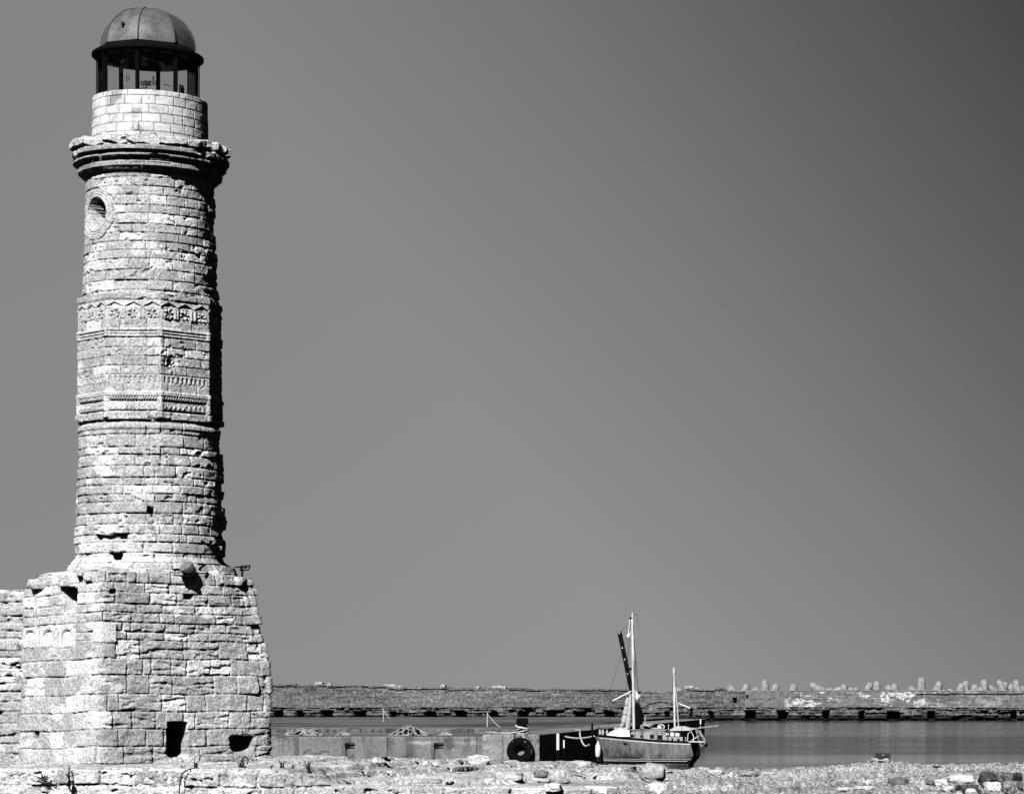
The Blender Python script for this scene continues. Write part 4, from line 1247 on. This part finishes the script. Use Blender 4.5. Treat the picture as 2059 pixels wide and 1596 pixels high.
# ---- cabin trunk: low foredeck house and doghouse with windows
def bx_px(mb, px0, px1, y0, y1, py_top, py_bot, rake=0.0):
    x0, x1 = u2x(px0), u2x(px1); z0, z1 = zz(py_bot), zz(py_top)
    q = [(x0, z0), (x1, z0), (x1 - rake, z1), (x0 + rake, z1)]
    mb.prism([Vector((x, y0, z)) for x, z in q], (0, y1 - y0, 0))
CY0 = -.62
b = MB(); bx_px(b, 1278, 1352, CY0, .62, 1467.5, 1487, .06); cabin = b.build('cabin', M_CABIN, BT, bevel=.05)
b = MB(); bx_px(b, 1274, 1350, CY0 - .05, .67, 1465.8, 1467.4); b.build('cabin_roof', M_CANVAS, BT, bevel=.02)
for px0, px1, yt, yb in ((1279, 1286, 1475, 1481), (1299, 1304, 1476, 1481.5), (1318.5, 1327, 1475, 1483.5), (1334, 1344, 1476, 1485)):
    b = MB(); x0, x1 = u2x(px0), u2x(px1); z0, z1 = zz(yb), zz(yt); r_ = .05
    b.prism([Vector((x0, CY0 - .012, z0)), Vector((x1, CY0 - .012, z0)), Vector((x1, CY0 - .012, z1 - r_)), Vector((x1 - r_ * 1.3, CY0 - .012, z1)), Vector((x0 + r_ * .6, CY0 - .012, z1)), Vector((x0, CY0 - .012, z1 - r_))], (0, .02, 0))
    f_ = b.build('window', M_GLASSDARK, BT)
# upturned white tender on the foredeck
b = MB(); L_ = u2x(1276) - u2x(1226); n = 16
vs = []; fs = []; MQ = 9
for i in range(n + 1):
    t = i / n; wd = .50 * (math.sin(PI * min(.5, t * .5 + .14))) * (1 - .15 * t); hh = .06 + .36 * (1 - (1 - min(1, t * 1.9 + .05)) ** 2) ** .5 * (1 - .06 * math.sin(t * 9))
    for k in range(MQ):
        a = PI * k / (MQ - 1); vs.append((u2x(1226) + L_ * t, -wd * math.cos(a) - .1, zz(1480.5) + .02 + hh * math.sin(a) ** .6))
for i in range(n):
    for k in range(MQ - 1): fs.append((i * MQ + k, i * MQ + k + 1, (i + 1) * MQ + k + 1, (i + 1) * MQ + k))
b.add(vs, fs); b.add([vs[k] for k in range(MQ)], [tuple(range(MQ))]); b.add([vs[n * MQ + k] for k in range(MQ)], [tuple(range(MQ))[::-1]])
td = b.build('upturned_tender', M_WHITE, None, smooth=True); td.location = BT.location; td.rotation_euler = BT.rotation_euler
tag(td, 'small white tender lying upside down on the foredeck of the sailing boat', 'tender')
b = MB(); bx_px(b, 1238, 1268, -.2, .4, 1462, 1467); o = b.build('fore_hatch', M_CANVAS, BT, bevel=.04)

# ---- masts and spars
def lx(px, y=0.0): return (px - 1196) * S / math.cos(YAW) - math.tan(-YAW) * y * 0 + y * math.tan(-YAW) * -1
def bp(px, py, y=0.0): return Vector((u2x(px) + y * math.tan(YAW) * 1.0, y, zz(py)))
mm = MB(); mm.tube([bp(1277.5, 1486), bp(1275.5, 1330), bp(1273.6, 1242)], [.075, .085, .062], 12); mast = mm.build('main_mast', M_ALU, BT, smooth=True)
b = MB(); b.tube([bp(1273.6, 1242), bp(1273.8, 1231)], [.05, .02], 8); b.build('mast_tip', M_ALU, mast)
b = MB(); b.box(bp(1271.5, 1243), (.18, .12, .10)); b.build('masthead_block', M_BLACKIRON, mast)
b = MB(); b.tube([bp(1269, 1243), bp(1267.2, 1258), bp(1265.6, 1275)], .022, 6); b.build('halyard', M_WHITE, mast)
b = MB(); b.box(bp(1266.5, 1277), (.16, .08, .22), (0, .5, 0)); b.tube([bp(1264, 1282), bp(1271, 1270)], .02, 5); b.build('halyard_block', M_WHITE, mast)
b = MB(); b.box(bp(1278.5, 1390), (.05, .05, 3.6)); b.build('sail_track', M_BLACKIRON, mast)
b = MB(); b.tube([bp(1361, 1463), bp(1360, 1400), bp(1359, 1342)], [.06, .065, .055], 12); miz = b.build('mizzen_mast', M_ALU, BT, smooth=True)
b = MB(); b.tube([bp(1369, 1465), bp(1366, 1420), bp(1362, 1380)], .04, 8); b.build('mizzen_furl', M_CANVAS, miz, smooth=True)
# spars hoisted aslant
b = MB(); b.tube([bp(1234.5, 1408.5, -.3), bp(1272, 1389, -.1)], .038, 8); b.build('spinnaker_pole', M_WHITE, BT)
b = MB(); b.tube([bp(1368, 1413), bp(1396, 1424.5)], .035, 8); b.build('mizzen_spreader', M_WHITE, BT)
b = MB(); b.box(bp(1395, 1428.5), (.16, .10, .42)); b.box(bp(1393, 1437), (.20, .12, .26)); b.build('hung_block', M_BLACKIRON, BT, bevel=.03)
b = MB(); b.tube([bp(1396, 1464.5), bp(1450, 1457.8)], [.055, .045], 8); b.build('mizzen_boom', M_NET, BT, smooth=True)
# thick black boom hoisted up beside the main mast
A_, B_ = bp(1271, 1392, .35), bp(1245.5, 1270.5, .35)
b = MB(); dv_ = (B_ - A_); b.prism([A_ + Vector((-.11, -.06, 0)), A_ + Vector((.13, -.06, 0)), A_ + Vector((.13, .08, 0)), A_ + Vector((-.11, .08, 0))], dv_)
sp = b.build('hoisted_boom', M_DARKSPAR, BT, bevel=.02)
for q in (.985, .74, .55, .31): MB().box(A_ + dv_ * q + Vector((.02, -.085, 0)), (.06, .03, .10), (0, -.2, 0)).build('boom_fitting', M_CANVAS, sp)
MB().box(A_ + dv_ * .39 + Vector((.24, 0, 0)), (.22, .08, .14)).build('boom_cleat', M_BLACKIRON, sp)
# furled sails
b = MB(); q_ = np.linspace(0, 1, 26); fpx = np.interp(q_, [0, .25, .5, .85, 1], [1267.5, 1263, 1259.5, 1255.5, 1248]); fpy = np.interp(q_, [0, .25, .5, .85, 1], [1391, 1410, 1430, 1455, 1464]); frd = np.interp(q_, [0, .25, .5, .85, 1], [.06, .12, .15, .16, .06]) * (.7 + .6 * fbm(q_ * 7, 1.0, 0, 2, 91)) * (1 - .35 * (np.arange(26) % 6 == 3))
b.tube([bp(fpx[i], fpy[i], .1) for i in range(26)], list(frd), 10); fs_ = b.build('furled_sail', M_CANVAS, BT, smooth=True)
b = MB(); b.tube([bp(1270, 1392, 0), bp(1268, 1425, 0), bp(1264.5, 1463, 0)], [.05, .13, .15], 10); b.build('furled_sail', M_CANVAS, BT, smooth=True)
b = MB(); b.tube([bp(1282, 1412, .1), bp(1285.5, 1425, .1), bp(1288.5, 1440, .1), bp(1286, 1458, .1)], [.06, .20, .24, .20], 10); b.build('sail_bag', M_DARKCANVAS, BT, smooth=True)
b = MB(); b.prism([bp(1279, 1387, -.05), bp(1290, 1400, -.05), bp(1283, 1407, -.05), bp(1279.5, 1404, -.05)], (0, .12, 0)); b.build('radar_reflector', M_WHITE, BT, bevel=.02)
b = MB(); b.tube([bp(1280, 1387, -.08), bp(1289.5, 1400, -.08)], .018, 5); b.build('reflector_strut', M_WHITE, BT)
# boom crutch, winches, rolled gear on the cabin roof
b = MB(); b.tube([bp(1291, 1459), bp(1318, 1456)], .07, 8); b.tube([bp(1290, 1462.5), bp(1340, 1464.5)], .05, 8); b.tube([bp(1296, 1456, -.2), bp(1312, 1459.5, -.2)], .05, 8); b.build('roof_gear', M_NET, BT, smooth=True)
b = MB(); b.tube([bp(1326, 1464), *[bp(1326 + 7 * (1 - math.cos(t)), 1461 - 5 * math.sin(t)) for t in np.linspace(.3, PI - .3, 9)], bp(1338, 1464)], .035, 6); b.box(bp(1331, 1461), (.2, .15, .14)); b.build('ventilator', M_ALU, BT, smooth=True)
# cockpit: canvas cover, boxes, coaming
n = 18; vs = []; fs = []; MQ = 8
for i in range(n + 1):
    t = i / n; px = 1357 + (1400 - 1357) * t
    base = 1468 - 1.0 * t
    hh = (.30 * math.sin(PI * (t * .9 + .08)) ** .7) * (1 - .25 * t)
    for k in range(MQ):
        a = PI * k / (MQ - 1); y = -.55 * math.cos(a)
        q = bp(px, base); vs.append((q.x, y, q.z + hh * math.sin(a) ** .7 * (1 + .7 * (fbm(t * 6, k * .6, 0, 3, 71).item() - .5))))
for i in range(n):
    for k in range(MQ - 1): fs.append((i * MQ + k, i * MQ + k + 1, (i + 1) * MQ + k + 1, (i + 1) * MQ + k))
MB().add(vs, fs).build('sprayhood', M_CANVAS, BT, smooth=True)
b = MB(); bx_px(b, 1350, 1393, -.68, .6, 1480, 1489.5, .02); b.build('coaming', M_CABIN, BT, bevel=.03)
for px0, px1, yt, yb, mt in ((1361, 1369, 1471, 1479, M_WHITE), (1371, 1380, 1471.5, 1479, M_WHITE), (1352, 1358, 1472, 1477, M_WHITE), (1386, 1391, 1470, 1488, M_DARKCANVAS), (1363, 1367, 1482, 1487, M_DARKCANVAS), (1375, 1380, 1483, 1487.5, M_DARKCANVAS)):
    b = MB(); bx_px(b, px0, px1, -.74, -.55, yt, yb, .02); b.build('locker', mt, BT, bevel=.03)
b = MB(); bx_px(b, 1392, 1396, -.5, .5, 1466, 1490); b.build('stern_bulkhead', M_DARKCANVAS, BT, bevel=.02)
# rails and stanchions
b = MB()
b.tube([bp(1389, 1489, -.72), bp(1390, 1474, -.72), bp(1396, 1468, -.72), bp(1401, 1478, -.72), bp(1402, 1490, -.72)], .022, 6)
b.tube([bp(1391, 1489.5, -.74), bp(1424, 1489.5, -.6)], .03, 6); b.tube([bp(1396, 1487, -.72), bp(1411, 1478, -.5)], .02, 6)
b.build('stern_rail', M_WHITE, BT, smooth=True)
b = MB()
for k in range(3):
    o_ = k * .035
    b.tube([bp(1404 + k, 1465, -.3 - o_), bp(1413 + k * 1.5, 1472, -.35), bp(1421 + k, 1484, -.35), bp(1424, 1496 - k, -.3), bp(1419 - k * 2, 1499, -.25), bp(1413 - k, 1490, -.3), bp(1408, 1478, -.3), bp(1404 + k, 1465, -.3)], .028, 6)
for q in range(7):
    b.tube([bp(1405 + q * 2.6, 1467 + q * 4.2, -.32), bp(1411 + q * 2, 1468 + q * 3.8, -.36)], .018, 5)
b.build('stern_ladder', M_NET, BT, smooth=True)
b = MB(); b.box(bp(1425, 1496, -.25), (.18, .16, .22)); b.build('outboard', M_BLACKIRON, BT, bevel=.04)
b = MB()
for px in (1207, 1213, 1222): b.tube([bp(px, 1478, -.15), bp(px + .6, 1471, -.15), bp(px + .4, 1465.5, -.15)], [.05, .085, .03], 8)
b.build('stowed_fenders', M_CANVAS, BT, smooth=True)
b = MB()
b.tube([bp(1197, 1477, -.05), bp(1195, 1467, -.05), bp(1203, 1464, -.05), bp(1226, 1465, -.3), bp(1226, 1479, -.3)], .022, 6)
b.tube([bp(1195, 1467, .05), bp(1203, 1464, .25), bp(1226, 1465, .5), bp(1226, 1479, .5)], .022, 6); b.build('pulpit', M_BLACKIRON, BT, smooth=True)
b = MB(); b.lathe(bp(1190.5, 1473, 0), [(.10, -.12), (.12, 0), (.07, .16), (.05, .45), (.07, .50), (.02, .56)], 10); b.tube([bp(1190, 1475), bp(1197, 1477)], .04, 6); b.build('anchor_roller', M_BLACKIRON, BT)
b = MB()
for px in (1298, 1327, 1336, 1348): b.tube([bp(px, 1487, -.78), bp(px, 1466, -.78)], .013, 5)
b.tube([bp(1226, 1466, -.5), bp(1298, 1466.5, -.78), bp(1348, 1469, -.78), bp(1389, 1474, -.72)], .008, 4)
b.build('guard_rail', M_BLACKIRON, BT)
b = MB(); b.tube([bp(1299.5, 1458, .2), bp(1299.5, 1438, .2)], .02, 5); b.tube([bp(1347.5, 1465, .2), bp(1347.5, 1455, .2)], .02, 5); b.build('antenna', M_ALU, BT)
b = MB(); b.tube([bp(1413, 1458, .1), bp(1413, 1478, .1)], .02, 6); b.box(bp(1413.5, 1450), (.07, .05, .26)); b.build('danbuoy', M_WHITE, BT)
b = MB(); b.prism([bp(1380, 1448), bp(1392, 1456.5), bp(1381, 1456.5)], (0, .05, 0)); b.build('pennant', M_DARKCANVAS, BT)
# standing and running rigging
b = MB()
for a, c in (((1274, 1245, 0), (1199, 1476, 0)), ((1274, 1245, 0), (1296, 1485, -.8)), ((1274, 1245, 0), (1292, 1485, .8)), ((1274, 1300, 0), (1282, 1484, -.8)), ((1274, 1300, 0), (1279, 1484, .8)),
             ((1359, 1344, 0), (1380, 1489, -.7)), ((1359, 1344, 0), (1350, 1488, -.7)), ((1265, 1280, 0), (1262, 1392, 0)), ((1268, 1280, .1), (1263.5, 1340, .1)), ((1246, 1271, .3), (1272, 1252, .1)),
             ((1234.5, 1408.5, -.3), (1260, 1425, 0)), ((1234.5, 1408.5, -.3), (1224, 1472, -.3)), ((1396, 1424.5, 0), (1412, 1478, -.4)), ((1283, 1235, 0), (1286, 1262, 0)), ((1273, 1235, 0), (1283, 1235, 0))):
    b.tube([bp(*a), bp(*c)], .0085, 4)
b.build('rigging', M_BLACKIRON, BT)

# white fender hung over the bow
fb = at(1202.5, 1507, BD - .6)
r = empty('hanging_fender', fb); tag(r, 'long white fender hanging at the bow of the sailing boat', 'fender')
b = MB(); b.lathe((0, 0, 0), [(.02, -.42), (.10, -.40), (.15, -.32), (.155, .0), (.14, .25), (.05, .42), (.03, .5)], 16); b.build('fender_body', M_WHITE, r, smooth=True)
b = MB(); b.tube([(0, 0, .48), (-.02, .2, .8)], .02, 6); b.tube([(0, 0, -.40), (.01, 0, -.46)], .05, 6); b.tube([(.01, 0, -.46), (.0, 0, -.62)], .025, 6); b.build('lanyard', M_DARKROPE, r)

# mooring lines to the quay
b = MB(); b.tube(sag((XE + .05, yef(1133), zpix(1480, yef(1133))), at(1195, 1479, BD), .12), .05, 6, True); o = b.build('bow_line', M_ROPE, None, smooth=True)
tag(o, 'pale bow line drooping from the quay end to the boat', 'mooring line')
d = yef(1166)
pts = [(XE - .4, d + .5, ZR + .02), (XE - .05, d, ZR + .04)]
for k, (px, py) in enumerate(((1166, 1476), (1168, 1485), (1171, 1492), (1174, 1497), (1178, 1499.5), (1182, 1498), (1184, 1496.5))):
    X_ = XE + .15 + .12 * k; d = X_ * F / (px - PX); pts.append((X_, d, zpix(py, d)))
b = MB(); b.tube(pts, .045, 6)
o = b.build('loose_line', M_ROPE, None, smooth=True)
tag(o, 'loose white rope end with a hook curl hanging down the dark quay end', 'rope')

# ================================================================== FLOODLIGHTS on the base
def floodlight(loc, rz, kind, lab):
    r = empty('floodlight', loc, rz); tag(r, lab, 'floodlight', 'floodlights fixed round the foot of the tower')
    return r
P = at(378, 1143, dbase(386) - .08)
r = floodlight(P, 0, 0, 'large grey floodlight jutting from the ledge and throwing a long dark shadow')
b = MB(); b.lathe((0, 0, 0), [(.02, -.17), (.09, -.16), (.13, -.10), (.15, .05), (.145, .09), (0, .10)], 20, Euler((math.radians(35), math.radians(-30), 0)).to_matrix()); b.build('housing', M_LAMPBODY, r, smooth=True)
b = MB(); b.tube([(-.33, .0, -.02), (-.12, .05, .0), (.1, .4, -.05)], .025, 6); b.tube([(.2, .05, .1), (.3, .25, .1), (.1, .45, .0)], .025, 6); b.build('bracket', M_BLACKIRON, r)
b = MB(); b.box((-.02, .16, -.15), (.26, .62, .03)); b.build('mount_shadow_plate', M_BLACKIRON, r)  # plate drawn out long so its shadow falls further down the wall
P = at(487, 1146, dbase(487) + .4)
r = floodlight(P, 0, 1, 'small black floodlight on a thin arm outlined against the sky beside the tower')
b = MB(); b.tube([(0, 0, -.25), (0, 0, .10)], .022, 6); b.tube([(-.05, 0, .0), (.05, 0, .0)], .02, 6); b.build('stem', M_BLACKIRON, r)
b = MB(); b.tube([(-.16, 0, .06), (.17, 0, .10)], .016, 6); b.tube([(.17, 0, .10), (.13, 0, .01), (.02, 0, -.0)], .016, 6); b.tube([(-.05, 0, .02), (.0, 0, .10)], .014, 6); b.box((.07, 0, .06), (.06, .03, .05)); b.build('lamp_frame', M_BLACKIRON, r)
P = at(226, 1134, 57.0)
r = floodlight(P, 0, 2, 'small floodlight half sunk in a dark socket of the stonework')
b = MB(); b.box((0, 0, .02), (.14, .16, .08)); b.build('housing', M_LAMPBODY, r, bevel=.015)
b = MB(); b.tube([(-.12, -.02, .05), (-.10, -.06, -.04), (.0, -.08, -.08), (.08, -.06, -.04)], .014, 6); b.box((.14, -.02, -.02), (.02, .02, .18)); b.build('bracket', M_BLACKIRON, r)

# ================================================================== IRON BITS AND PLANTS ON THE LEDGE
gz = lambda x, y: float(ground_height(np.array([x]), np.array([y]))[0])
P = at(139, 1560, 51.85)
b = MB(); b.tube([(0, 0, .20), (.01, -.03, .10), (.0, -.04, -.02), (.03, -.03, -.12), (.01, -.04, -.25), (.05, -.03, -.34)], [.016, .02, .03, .024, .03, .012], 6); b.box((-.02, -.04, .02), (.16, .03, .025), (0, .3, 0)); b.box((.02, -.05, -.16), (.09, .05, .14), (0, .2, 0)); b.box((-.03, -.05, -.2), (.05, .04, .05))
b.lathe((0, 0, .22), [(.0, -.02), (.02, 0), (0, .02)], 8)
o = b.build('rusted_hook', M_BLACKIRON, None); o.location = P; o.scale = (.7, .7, .85)
tag(o, 'rusted iron hook and chain end hanging down the face of the low wall', 'hook')
P = at(490, 1541, 53.2)
b = MB(); b.tube([(.03 + .055 * math.sin(t), 0, .12 - .075 * math.cos(t)) for t in np.linspace(.5, 2 * PI - .5, 18)] + [(.0, 0, -.02)], .013, 6); b.box((0, .0, -.01), (.10, .06, .05))
o = b.build('mooring_ring', M_BLACKIRON, None); o.location = P
tag(o, 'black iron loop standing up from the ledge among grass blades', 'mooring ring')
b = MB(); pts = [at(400, 1544, 52.2), at(388, 1544.5, 52.1), at(373, 1548, 51.85), at(366, 1556, 51.83), at(363, 1566, 51.8), at(361, 1580, 51.8), at(360, 1600, 51.8)]
b.tube(pts, .012, 6); o = b.build('cable', M_BLACKIRON, None)
tag(o, 'thin black cable bending over the ledge and down the low wall', 'cable')

def grass_tuft(name, loc, h, n, spread, seed, lab, cat='grass tuft'):
    random.seed(seed); b = MB()
    for k in range(n):
        a = random.uniform(0, 2 * PI); r0 = random.uniform(0, spread * .25); l = h * random.uniform(.45, 1.1); lean = random.uniform(.05, .75)
        p0 = Vector((r0 * math.cos(a), r0 * math.sin(a), -.02)); w_ = .008
        d1 = Vector((math.cos(a), math.sin(a), 0))
        p1 = p0 + d1 * lean * l * .35 + Vector((0, 0, l * .6)); p2 = p0 + d1 * lean * l * .95 + Vector((0, 0, l * (1 - .3 * lean)))
        s_ = Vector((-d1.y, d1.x, 0)) * w_
        b.add([p0 - s_, p0 + s_, p1 + s_ * .8, p1 - s_ * .8, p2], [(0, 1, 2, 3), (3, 2, 4)])
        if k % 3 == 0:
            q = p1.lerp(p2, .4); b.add([q, q + Vector((.02, .01, .015)), q + Vector((.03, 0, .0)), q + Vector((.012, -.01, -.008))], [(0, 1, 2, 3)])
    o = b.build(name, M_PLANT, None); o.location = loc
    tag(o, lab, cat, 'tufts of dry grass along the ledge')
for i, (px, py, h, n, sp, lab) in enumerate((
        (484, 1542, .26, 26, .2, 'spiky dark grass tuft growing round the iron loop'),
        (567, 1542, .22, 24, .2, 'bushy low grass tuft on the ledge a little past the base corner'),
        (544, 1543, .10, 12, .12, 'tiny sparse grass tuft between the iron loop and the bushy one'),
        (620, 1542, .30, 34, .25, 'tallest and widest grass tuft on the ledge'),
        (588, 1542, .12, 12, .1, 'thin pair of grass stalks between the two bushy tufts'),
        (652, 1542, .14, 14, .1, 'dark rounded grass tuft with a bent tip past the tallest tuft'),
        (393, 1541, .24, 14, .12, 'small upright grass tuft where the black cable starts'),
        (366, 1541, .10, 10, .16, 'flattened grass tuft under the doorway hole of the base'),
        (296, 1546, .10, 16, .12, 'short grass tuft by the pale end block of the ledge'),
        (713, 1540, .13, 2, .08, 'two bare grass stalks on the open rock slope'),
        (780, 1546, .10, 10, .14, 'scrubby low tuft in a crack of the rock slope'))):
    d = 52.9
    x = xpix(px, d); z = gz(x, d)
    grass_tuft('grass_tuft', (x, d, z), h, n, sp, 60 + i, lab)
P = at(88, 1566, 51.85)
random.seed(77); b = MB()
for k in range(60):
    a = random.uniform(0, 2 * PI); e = random.uniform(-.6, .9); l = random.uniform(.03, .11)
    d1 = Vector((math.cos(a), -abs(math.sin(a)) * .5, e)).normalized(); s_ = Vector((-d1.z, .2, d1.x)) * .012
    p0 = Vector((random.uniform(-.05, .05), -.02, random.uniform(-.05, .05)))
    b.add([p0 - s_ * .4, p0 + d1 * l * .6 - s_, p0 + d1 * l, p0 + d1 * l * .6 + s_], [(0, 1, 2, 3)])
for ex in ((-.30, .10), (.10, -.26), (-.12, .24), (.2, .06)):
    b.tube([(0, -.02, 0), (ex[0] * .5, -.04, ex[1] * .6), (ex[0], -.03, ex[1])], .006, 4)
o = b.build('caper_plant', M_PLANT, None); o.location = P
tag(o, 'scraggly dark plant rooted in a joint of the low wall beside the rusted hook', 'plant')

# ================================================================== BOULDERS
def boulder(px, py, d, size, tone, lab, seed, rz=0, rx=0, mat=None, sink=.3):
    x = xpix(px, d); z = zpix(py, d)
    o = rough_block(size, seed, mat or M_ROCK, 'boulder', (x, d, z), rz, None, tone, rx, 8, .30, .92 if seed == 401 else .7 if seed == 403 else .5)
    tag(o, lab, 'boulder', 'loose boulders and stones on the shore')
    return o
boulder(1313, 1555, 56, (.44, .42, .34), .42, 'big smooth rounded boulder standing before the waterline of the boat', 401, .2)
boulder(1167, 1538, 63, (.50, .45, .18), .5, 'low pale hump of rock under the dark quay end', 402, .1)
boulder(962, 1530, 61.4, (.44, .45, .24), .62, 'white pointed rock on the crest in front of the seam of the quay', 403, .4)
boulder(1022, 1564, 54.5, (.50, .5, .26), .48, 'rounded grey boulder set in the outcrop below the tyre', 404, .0)
boulder(1323, 1588, 50.2, (.30, .3, .24), .74, 'chalk white boulder at the mouth of the dark hollow', 405, .5)
boulder(1230, 1592, 50.4, (.15, .15, .12), .3, 'small dark round stone beside the dark hollow', 406, .5)
boulder(1770, 1528, 73, (.50, .3, .12), .40, 'flat grey stone carrying the dark block at the shore', 407, .1)
boulder(1806, 1572, 54, (.36, .25, .16), .12, 'dark flat stone with a broken tip lying on the pale sand', 408, -.2)
boulder(1816, 1583, 53, (.20, .2, .08), .6, 'small white stone tucked under the dark flat one', 409, .2)
boulder(1893, 1573, 52.5, (.24, .2, .12), .72, 'white oval stone between the sand and the black rocks', 410, .2)
boulder(1872, 1572, 53, (.16, .2, .10), .22, 'small grey stone touching the white oval one', 411, .5)
boulder(1932, 1566, 52, (.46, .3, .14), .66, 'long pale slanted slab above the black rocks', 412, .2, 0)
boulder(1987, 1568, 51, (.26, .3, .24), .07, 'black wedge-shaped rock pointing up from the heap', 413, .6, .5, mat=M_PIT)
boulder(2018, 1564, 52, (.34, .3, .2), .14, 'dark pitted rock in the middle of the heap', 414, .2, mat=M_PIT)
boulder(2046, 1562, 51.5, (.16, .2, .16), .05, 'smooth dark round stone at the end of the heap', 415, 0, mat=M_PIT)
boulder(1996, 1583, 50, (.26, .3, .2), .72, 'bright white boulder in front of the dark pitted rock', 416, .3)
boulder(1945, 1589, 49.5, (.40, .3, .2), .05, 'broad black rock lying across the bottom of the heap', 417, .3, mat=M_PIT)
boulder(1952, 1592, 49.0, (.16, .15, .12), .74, 'small white stone sitting inside the broad black rock', 418, .1)
boulder(2036, 1582, 49.5, (.34, .3, .22), .22, 'rough grey speckled rock at the bottom end of the heap', 419, .9, mat=M_PIT)
boulder(1905, 1585, 50.5, (.22, .25, .10), .5, 'low grey slab half buried beside the broad black rock', 420, .2)
boulder(1700, 1586, 51, (.34, .3, .07), .52, 'thin flat stone casting a sharp line of shade on the sand', 421, .0)
boulder(1738, 1584, 51, (.30, .3, .07), .62, 'pale thin slab next to the flat shaded one', 422, .1)
boulder(1740, 1538, 70, (.26, .3, .10), .3, 'small dark stone on the sand crest before the dark block', 423, .1)
boulder(1883, 1541, 70, (.24, .3, .05), .06, 'thin black sliver of stone on the far edge of the sand', 424, 0)
boulder(1505, 1556, 62, (.36, .3, .10), .3, 'pitted grey stone near the water line on the sand', 425, 0)
boulder(1440, 1552, 60, (.30, .25, .10), .62, 'pale stone on the sand between rounded boulder and water', 426, 0)
boulder(1125, 1562, 55, (.34, .3, .26), .5, 'upright ribbed pale rock in the broken outcrop', 427, .5)
boulder(1088, 1556, 55.5, (.26, .3, .14), .16, 'dark overhung rock in the broken outcrop below the dark quay end', 428, .2)
boulder(1112, 1583, 51.9, (.30, .3, .15), .72, 'square cut white block on top of the low wall end', 429, .0)

# dark block (old mooring weight) standing on the flat stone
P = at(1775, 1519.5, 73)
b = MB(); b.box((0, 0, 0), (.36, .26, .20)); o = b.build('dark_block', grey_mat('dark_tarred_block', .045, .55, .5, 5), None, bevel=.04)
o.location = P; o.rotation_euler = (0, .03, .5)
tag(o, 'dark tarred block standing on a flat stone at the edge of the water', 'block')
b = MB(); b.lathe((-.06, -.135, .03), [(.02, 0), (.012, .006), (0, .008)], 10, Matrix.Rotation(math.radians(90), 3, 'X')); b.build('eye', M_ALU, o)
